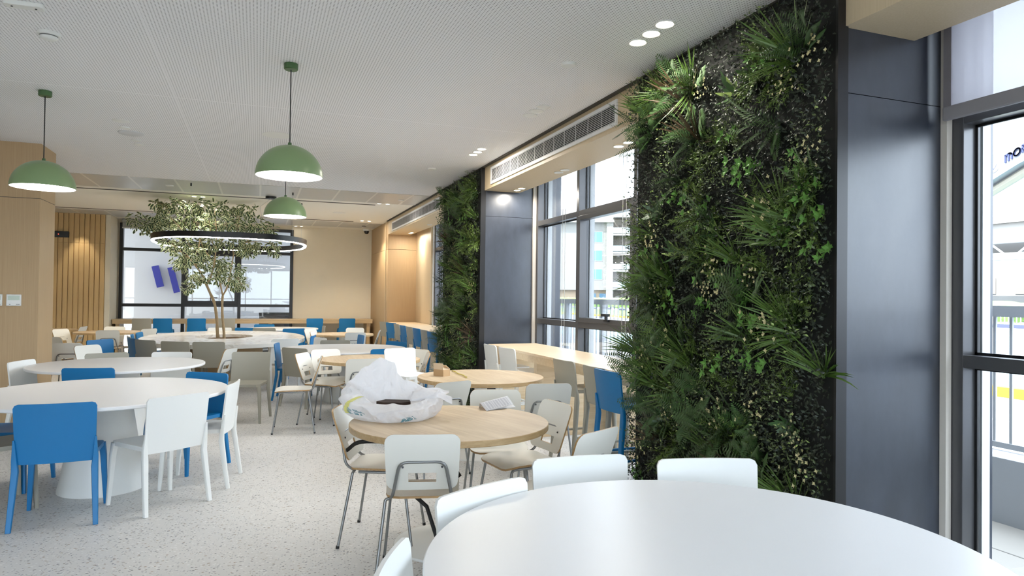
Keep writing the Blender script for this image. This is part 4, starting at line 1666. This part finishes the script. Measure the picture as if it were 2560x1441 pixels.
def m_grass(mi_=0):
    mb = MB()
    for i in range(46):
        a = R(random.uniform(-75, 75))
        out = random.uniform(.25, .9)
        d = Vector((math.sin(a), -out, math.cos(a)*random.uniform(.6, 1)))
        side = d.cross(Vector((0, -1, .3))).normalized()
        strip(mb, rv(.015), d, (side+rv(.3)).normalized(), random.uniform(.18, .34), random.uniform(.007, .012), random.uniform(.1, .5))
    return mb


def m_fern():
    mb = MB()
    for i in range(7):
        a = R(random.uniform(-100, 100))
        d = Vector((math.sin(a), -random.uniform(.4, 1), math.cos(a)*.8)).normalized()
        L_ = random.uniform(.2, .32)
        q = Vector((0, 0, 0))
        n = 18
        for k in range(n):
            t_ = k/n
            s = d.cross(Vector((0, -1, .4))).normalized()
            w_ = .075*math.sin(PI*(t_*.85+.12))
            for sg in (-1, 1):
                leaf(mb, q, s*sg+d*.45, Vector((0, -1, .3)), w_, .011)
            q = q+d*(L_/n)
            d = (d+Vector((0, 0, -.035))).normalized()
    return mb


def m_spray():
    mb = MB()
    for i in range(15):
        a = R(random.uniform(-110, 110))
        d = Vector((math.sin(a), -random.uniform(.35, 1), math.cos(a)*.8)).normalized()
        L_ = random.uniform(.14, .26)
        q = rv(.02)
        n = 20
        for k in range(n):
            for sg in (-1, 1):
                s = (d.cross(rv(1)).normalized()*sg+d*1.1)
                leaf(mb, q, s, rv(1), random.uniform(.018, .034), .0045)
            q = q+d*(L_/n)
            d = (d+rv(.07)).normalized()
    return mb


def m_bright(L0=.035, W0=.022, n_=34, rad=.09):
    mb = MB()
    for i in range(n_//5):
        c = Vector((random.uniform(-rad, rad), -random.uniform(.03, .10), random.uniform(-rad, rad)))
        for k in range(5):
            a = 2*PI*k/5+random.random()
            d = Vector((math.cos(a), -.5+random.uniform(-.3, .2), math.sin(a)))
            leaf(mb, c, d, Vector((0, -1, .2)), L0*random.uniform(.8, 1.2), W0)
    return mb


def m_lily():
    mb = MB()
    for i in range(14):
        a = random.uniform(0, 2*PI)
        d = Vector((math.cos(a), -random.uniform(.4, 1.1), math.sin(a)+.2)).normalized()
        side = d.cross(Vector((0, -1, 0))).normalized()
        strip(mb, Vector((0, 0, 0)), d, side, random.uniform(.09, .15), random.uniform(.022, .034), .7, 5, mi=1 if random.random() < .25 else 0)
    return mb


def m_flower():
    mb = MB()
    for i in range(16):
        c = Vector((random.gauss(0, .05), -random.uniform(.06, .12), random.gauss(0, .05)))
        for k in range(4):
            a = PI/2*k+random.random()
            leaf(mb, c, Vector((math.cos(a), -.6, math.sin(a))), Vector((0, -1, 0)), .014, .010)
    return mb


KINDS = [('grass_tuft', [m_grass, m_grass, m_grass], ['grass'], 30), ('grass_tuft_bronze', [m_grass], ['red'], 4), ('fern', [m_fern, m_fern, m_fern], ['fern'], 40), ('feathery_spray', [m_spray, m_spray, m_spray], ['spray'], 44),
         ('bright_leaf_cluster', [m_bright, m_bright], ['bright'], 34), ('long_leaf_rosette', [m_lily, m_lily], ['lily', 'pale'], 20), ('cream_flower_cluster', [m_flower, m_flower], ['flower'], 22)]
PL = {}
for nm, fns, ms, cnt in KINDS:
    PL[nm] = []
    for k, f in enumerate(fns):
        q = f()
        me = bpy.data.meshes.new(nm)
        me.from_pydata(q.v, [], q.f)
        for x in ms:
            me.materials.append(G[x])
        if len(ms) > 1:
            me.polygons.foreach_set('material_index', q.m)
        me.update()
        PL[nm].append(me)


def living_wall(yn, yf, label, seed, key=()):
    """backing on the pier's room-side face; local x runs towards the camera, -y out into the room"""
    random.seed(seed)
    Wd = yf-yn
    t = thing('living_wall', label, 'green wall', (2.768, yf, 0), -PI/2, 'green walls')
    fr = MB().box(0, Wd, -.055, -.001, 0, H-.003)
    fr.build('backing_panel', mat('black_backing', srgb(14, 17, 14), .8), t)
    g = MB()
    for i in range(22000):
        x = random.uniform(-.03, Wd-.012)
        z = random.uniform(.01, H-.03)
        dens = noise.noise(Vector((x*2.2, z*2.2, seed)))
        y = -.06-random.random()**1.5*.075-.03*max(0, dens)
        leaf(g, Vector((x, y, z)), Vector((random.uniform(-1, 1), random.uniform(-1.2, -.1), random.uniform(-1, 1))), Vector((random.uniform(-.5, .5), -1, random.uniform(-.2, .8))), random.uniform(.018, .032), random.uniform(.010, .016))
    o = g.build('small_leaf_cover', G['ground'], t)
    o['kind'] = 'stuff'
    g = MB()
    while len(g.f) < 4*6500:
        x = random.uniform(-.03, Wd-.02)
        z = random.uniform(.02, H-.04)
        if noise.noise(Vector((x*2.6+7, z*2.1, seed*3.1))) < .02:
            continue
        leaf(g, Vector((x, -.10-random.random()*.07, z)), Vector((random.uniform(-1, 1), random.uniform(-1, -.1), random.uniform(-.6, 1))), Vector((random.uniform(-.4, .4), -1, random.uniform(0, .9))), random.uniform(.016, .028), random.uniform(.009, .014), mi=1 if random.random() < .12 else 0)
    o = g.build('olive_leaf_cover', [G['olive'], G['pale']], t)
    o['kind'] = 'stuff'
    for nm, fns, ms, cnt in KINDS:
        for i in range(cnt):
            x = random.uniform(.02, Wd-.07)
            z = random.uniform(.12, H-.16)
            # keep some empty, dark patches
            if noise.noise(Vector((x*1.7+seed, z*1.7, .5))) < -.22 and random.random() < .7 and nm != 'cream_flower_cluster':
                x = random.uniform(.02, Wd-.07)
                z = random.uniform(.1, H-.2)
            o = bpy.data.objects.new(nm, random.choice(PL[nm]))
            col.objects.link(o)
            o.parent = t
            o.location = (x, -.055, z)
            ang = random.uniform(-50, 25) if 'grass' in nm else random.uniform(-180, 180) if nm != 'fern' else random.uniform(-110, 60)
            s_ = random.uniform(.8, 1.2)
            if H-z < .3*s_ and abs(ang) < 90:
                ang = random.choice((-100, 100, 150))
            o.rotation_euler = (0, R(ang), 0)
            o.scale = (s_, s_, s_)
    return t


living_wall(2.62, 4.53, 'tall wall of dense dark artificial greenery, grasses and ferns, beside the black pier', 4)
living_wall(8.43, 10.36, 'farther green wall of dense artificial foliage left of the dark blue panel', 9)
struct('trim_8', MB().box(2.70, 2.768, 2.605, 2.62, 0, H-.002), BLKM)
struct('trim_9', MB().box(2.70, 2.768, 8.415, 8.43, 0, H-.002), BLKM)

# ------------------------------------------------------------------ outdoors
PAVE = mat('pale_paving', srgb(160, 155, 147), .85, vary=.06, vscale=3)
ASPH = mat('asphalt', srgb(116, 120, 128), .9, vary=.08, vscale=2)
WALLW = mat('outdoor_white_render', srgb(178, 181, 184), .8)
BLDW = mat('building_render', srgb(138, 136, 132), .85)
GZ = -.06
struct('ground', MB().box(3.86, 5.0, -20, 60, GZ-.1, GZ), PAVE)
struct('ground', MB().box(5.0, 300, -120, 320, GZ-.1, GZ-.005), ASPH)
struct('ground', MB().box(-60, 3.86, 18.05, 60, GZ-.1, GZ-.002), PAVE)
struct('ground', MB().box(-60, 3.86, -60, -6.25, GZ-.1, GZ-.002), PAVE)
mb = MB()
for k in range(60):
    mb.box(3.9, 4.93, -2+k*.9, -2+k*.9+.012, GZ, GZ+.002)
mb.box(4.4, 4.412, -4, 50, GZ, GZ+.002)
tag(mb.build('paving_joints', mat('joint_grey', srgb(130, 126, 120), .9)), kind='structure')
t = thing('parapet_railing', 'low white parapet wall with a white metal railing outside the windows', 'railing', (4.95, 0, GZ))
MB().box(0, .16, -8, 40, 0, .46).build('parapet', WALLW, t)
MB().box(.05, .11, -8, 40, 1.46, 1.54).build('top_rail', WALLW, t)
MB().box(.06, .10, -8, 40, .52, .56).build('bottom_rail', WALLW, t)
mb = MB()
y = -2.0
k = 0
while y < 20:
    mb.box(.072, .088, y-.010, y+.010, .56, 1.46)
    y += .115
o = mb.build('bars', WALLW, t)
o['kind'] = 'stuff'
for y in (-4.5, -2, .5, 2.9, 5.4, 7.9, 9.4, 10.7, 13.0, 15.5):
    MB().box(.04, .12, y-.05, y+.05, .46, 1.46).build('post', WALLW, t)
# kerbs, road marks, hedge
YC = mat('kerb_yellow', srgb(236, 190, 40), .8)
BK = mat('kerb_dark', srgb(70, 74, 100), .8)
WK = mat('kerb_white', srgb(180, 180, 182), .8)
for (X_, y0, y1, m_, l, nm, h) in ((11.6, 2, 16, YC, 'yellow painted kerb across the near road outside', 'kerb', .16), (27.6, 19, 60, YC, 'yellow kerb line further across the car park', 'kerb', .14)):
    tag(MB().box(X_, X_+.2, y0, y1, GZ, GZ+h).build(nm, m_), l, 'kerb', 'yellow kerbs')
t = thing('striped_kerb', 'long kerb painted in dark and white blocks before the hedge', 'kerb', (44, 0, GZ))
k = 0
y = 10
while y < 90:
    MB().box(0, .3, y, y+1.9, 0, .22).build('kerb_block', BK if k % 2 else WK, t)
    y += 2.0
    k += 1
for k, (x, w_) in enumerate(((7.4, .12), (9.2, .12), (15, .15), (20, .15), (34, .2))):
    struct('road_marking', MB().box(x, x+w_, 0, 60, GZ-.004, GZ+.004), WK)
struct('road_marking', MB().box(12.2, 19, 2, 30, GZ-.004, GZ+.002), mat('pale_green_paint', srgb(120, 150, 150), .8))
HG = mat('hedge_leaf', srgb(120, 150, 80), .8, vary=.3, vscale=1.5, bump=1, bscale=6)
t = thing('hedge', 'clipped green hedge with a white fence across the car park', 'hedge', (46.5, 0, GZ))
mb = MB()
random.seed(8)
hv = []
NY, NZ = 180, 5
prof = [(0, .3), (-.25, .9), (0, 1.45), (.5, 1.62), (1, 1.4), (1.1, .3)]
for i in range(NY+1):
    for (px_, pz_) in prof:
        hv.append((px_+random.uniform(-.12, .12), 5+i*.6, pz_+random.uniform(-.1, .1)))
mb.v = hv
n = len(prof)
for i in range(NY):
    for j in range(n-1):
        a = i*n+j
        mb.f.append((a, a+1, a+n+1, a+n))
        mb.m.append(0)
mb.build('foliage', HG, t)
mb = MB()
for k in range(260):
    mb.box(-.9, -.86, 10+k*.25, 10.05+k*.25, 0, 1.2)
o = mb.build('pickets', WK, t)
o['kind'] = 'stuff'
MB().box(-.92, -.84, 10, 75, 1.15, 1.22).build('fence_rail', WK, t)

# apartment building seen through the middle window
bo = thing('apartment_building', 'white apartment building with blue-tinted windows and open loggias beyond the car park', 'building', (57.1, 111.2, GZ), R(-27.2))
MB().box(-17, 2.6, 0, 14, 3.0, 15.3).build('wall', BLDW, bo)
MB().box(-17, 2.6, 1.2, 14, 0, 3.0).build('ground_floor', mat('beige_render', srgb(176, 156, 130), .85), bo)
MB().box(2.6, 3.8, -.6, 14, 0, 15.6).build('pilaster', BLDW, bo)
BG = mat('blue_glass', srgb(84, 128, 156), .15)
LG = mat('loggia_shade', srgb(128, 122, 116), .9)
for k in range(3):
    z = 4.9+3.4*k
    for x in (-14.5, -9.6, -.55):
        f = MB().box(x, x+2.45, -.06, .02, z, z+2.0).build('window', WK, bo)
        MB().box(x+.07, x+1.18, -.09, -.061, z+.08, z+1.92).build('pane', BG, f)
        MB().box(x+1.26, x+2.38, -.09, -.061, z+.08, z+1.92).build('pane', BG, f)
for k in range(5):
    z = 1.3+3.3*k
    MB().box(3.8, 14, 2.4, 2.6, z-1.2, z+2.1).build('loggia_wall', LG, bo)
    MB().box(3.8, 14, -.6, 2.6, z+1.75, z+2.1).build('loggia_slab', BLDW, bo)
    MB().box(3.8, 14, -.6, -.55, z+2.2, z+3.2).build('balustrade', mat('balcony_glass', srgb(150, 166, 172), .2), bo)
for x in (-9, -.8, 1.4):
    MB().box(x, x+1.6, 1.05, 1.19, .5, 2.4).build('window', BG, bo)
MB().box(-17.5, 3.9, -1, 14.5, 15.3, 15.8).build('roof', BLDW, bo)
MB().box(-17, 16, 6, 14, 15.8, 18.6).build('setback_storey', BLDW, bo)
o = MB().box(-12, 14, -62, -20, -.03, .03).build('lawn', mat('lawn_green', srgb(96, 132, 60), .9))
o.location = (57.1, 111.2, GZ)
o.rotation_euler = (0, 0, R(-27.2))
o['kind'] = 'structure'

# canopy and pale building seen through the near window
bo = thing('carpark_canopy', 'white trussed car park canopy beyond the hedge', 'canopy', (58, 30, GZ), R(0))
MB().box(0, 12, -6, 26, 6.6, 6.8).build('roof', mat('canopy_grey', srgb(170, 164, 156), .8), bo)
mb = MB()
for k in range(10):
    y = -6+k*3.5
    mb.tube([(0, y, 5.2), (0, y+1.75, 6.6)], .09, 6)
    mb.tube([(0, y+1.75, 6.6), (0, y+3.5, 5.2)], .09, 6)
mb.tube([(0, -6, 5.2), (0, 26, 5.2)], .1, 6)
mb.tube([(0, -6, 6.6), (0, 26, 6.6)], .1, 6)
mb.build('truss', WALLW, bo)
for y in (-4, 2, 10, 18, 25):
    MB().box(-.2, .2, y-.2, y+.2, 0, 5.2).build('post', WALLW, bo)
bo = thing('warehouse', 'long pale flat-roofed building behind the car park canopy', 'building', (74, 10, GZ))
MB().box(0, 10, -10, 70, 0, 10).build('wall', BLDW, bo)
MB().box(-.5, 10.5, -10.5, 70.5, 10, 10.8).build('roof', BLDW, bo)
for k in range(8):
    MB().box(-.08, -.01, 10+k*6, 14+k*6, 2.5, 4.2).build('window', LG, bo)

# arched gateway sign outside
SX = 14.0
t = thing('gateway_sign', 'white arched gateway beam with dark blue letters outside the near window', 'sign', (SX, 0, 0))
top = [at(u_, v_, X=SX) for u_, v_ in ((2380, 452), (2420, 424), (2462, 400), (2513, 370), (2560, 344), (2640, 305), (2760, 262), (2900, 235))]
bot = [at(u_, v_, X=SX) for u_, v_ in ((2380, 515), (2420, 488), (2462, 462), (2513, 430), (2560, 402), (2640, 366), (2760, 326), (2900, 300))]
mb = MB()
top = smooth_path([tuple(p) for p in top], 4)
bot = smooth_path([tuple(p) for p in bot], 4)
n = len(top)
for i in range(n):
    for q, dx in ((top[i], 0), (top[i], .5), (bot[i], .5), (bot[i], 0)):
        mb.v.append((dx, q.y, q.z))
for i in range(n-1):
    for j in range(4):
        a, b = i*4+j, i*4+(j+1) % 4
        mb.f.append((a, b, b+4, a+4))
        mb.m.append(0)
mb.f += [(0, 1, 2, 3), tuple(reversed(range((n-1)*4, n*4)))]
mb.m += [0, 0]
mb.build('beam', mat('sign_beam_white', srgb(132, 134, 137), .7), t)
MB().tube([(.25, p.y, p.z-.12) for p in bot], .09, 8).build('lower_pipe', mat('sign_shade', srgb(150, 144, 130), .7), t)
SB = mat('sign_blue', srgb(52, 60, 104), .6)


def sign_letter(name, strokes, u0, v0, u1, v1):
    """thick rounded strokes in a unit cell mapped to the beam's face"""
    A, B = at(u0, v0, X=SX), at(u1, v1, X=SX)   # lower-left, lower-right of the cell
    ex = Vector((0, B.y-A.y, B.z-A.z))
    ez = Vector((0, 0, 1))*ex.length*1.02
    mb = MB()
    for st in strokes:
        P = smooth_path(st, 4) if len(st) > 2 else [Vector(s+(0,)) if len(s) == 2 else Vector(s) for s in st]
        wd = .075*ex.length*1.15
        for p, q in zip(P, P[1:]):
            a = Vector((-.03, A.y, A.z))+ex*p[0]+ez*p[1]
            b = Vector((-.03, A.y, A.z))+ex*q[0]+ez*q[1]
            d = (b-a).normalized()
            a, b = a-d*wd*.4, b+d*wd*.4
            s = Vector((0, -d.z, d.y))*wd
            vs_ = [a-s, a+s, b+s, b-s]
            X0 = Vector((.026, 0, 0))
            mb.add(vs_+[v+X0 for v in vs_], [(0, 1, 2, 3), (7, 6, 5, 4), (0, 4, 5, 1), (1, 5, 6, 2), (2, 6, 7, 3), (3, 7, 4, 0)])
    return mb.build(name, SB, t)


def arc(cx, cy, rx, ry, a0, a1, n=8):
    return [(cx+rx*math.cos(R(a0+(a1-a0)*i/n)), cy+ry*math.sin(R(a0+(a1-a0)*i/n)), 0) for i in range(n+1)]


sign_letter('letter_m', [[(.1, 0), (.1, .8)], [(.1, .8), (.55, .8)], arc(.55, .5, .35, .3, 90, 0), [(.9, .5), (.9, 0)], [(.5, .8), (.5, 0)]], 2513, 408, 2533, 396)
sign_letter('letter_o', [arc(.5, .42, .42, .42, 0, 360, 14)], 2535, 394, 2554, 383)
sign_letter('letter_r', [[(.1, 0), (.1, .9)], [(.1, .9), (.5, .9)], arc(.5, .66, .3, .24, 90, -90), [(.5, .42), (.1, .42)], [(.45, .42), (.8, 0)]], 2556, 382, 2575, 372)
c = at(2484, 420, X=SX)
mb = MB().lathe([(0, -.01), (.10, -.01), (.10, .0), (0, .0)], 32)
mb.xf(Matrix.Translation((-.012, c.y, c.z)) @ Matrix.Rotation(-PI/2, 4, 'Y')).build('emblem_disc', mat('emblem_white', srgb(160, 161, 163), .6), t)
mb = MB()
for a, b in (((.06, .01), (.02, -.035)), ((.02, -.035), (-.01, -.05)), ((-.01, -.05), (-.03, -.02)), ((-.03, -.02), (.0, .0)), ((.0, .0), (.015, -.03)), ((.06, .01), (.075, .06)), ((-.04, -.02), (-.075, -.01))):
    # local: first = towards the camera's right (-Y), second = up
    p, q = Vector((-.03, c.y-a[0]*-1*-1, c.z+a[1])), Vector((-.03, c.y-b[0], c.z+b[1]))
    mb.tube([p, q], .005, 5)
mb.build('emblem_mark', SB, t)

# alley behind the far window
struct('wall_outside_and_shade_slab', MB().box(-6, 4.5, 21.2, 21.4, GZ, 7), mat('alley_wall_and_slab', srgb(196, 197, 202), .85))
struct('wall_outside_and_shade_slab', MB().box(-6, 4.5, 18.42, 21.4, 3.9, 4.1), mat('alley_wall_and_slab', (0, 0, 0, 1)))  # unseen slab added over the alley, keeps sky light off its wall
t = thing('wall_guard', 'blue ribbed strip leaning against the white wall outside the far window, upper one', 'wall guard', (-2.6, 21.1, 1.95), 0, 'blue ribbed guards')
MB().box(-.09, .09, -.03, .03, -.30, .30).xf(Matrix.Rotation(R(-14), 4, 'Y')).build('strip', mat('guard_blue', srgb(48, 56, 150), .5), t)
t = thing('wall_guard', 'longer blue ribbed strip outside the far window beside the mullion', 'wall guard', (-2.2, 21.1, 1.86), 0, 'blue ribbed guards')
MB().box(-.08, .08, -.03, .03, -.36, .36).xf(Matrix.Rotation(R(-14), 4, 'Y')).build('strip', mat('guard_blue', (0, 0, 0, 1)), t)
t = thing('equipment_crate', 'dark wheeled equipment crate outside behind the right part of the far window', 'crate', (.5, 19.9, GZ))
MB().box(-.45, .45, -.3, .3, .08, 1.03).build('body', mat('crate_black', srgb(52, 48, 50), .5, vary=.4, vscale=7), t, bevel=.02)
MB().box(-.46, .46, -.31, .31, 1.0, 1.05).build('lid', BLKM, t)
for sx in (-.38, .38):
    MB().tube([(sx-.02, -.25, .04), (sx+.02, -.25, .04)], .04, 12).build('wheel', BLACK, t)
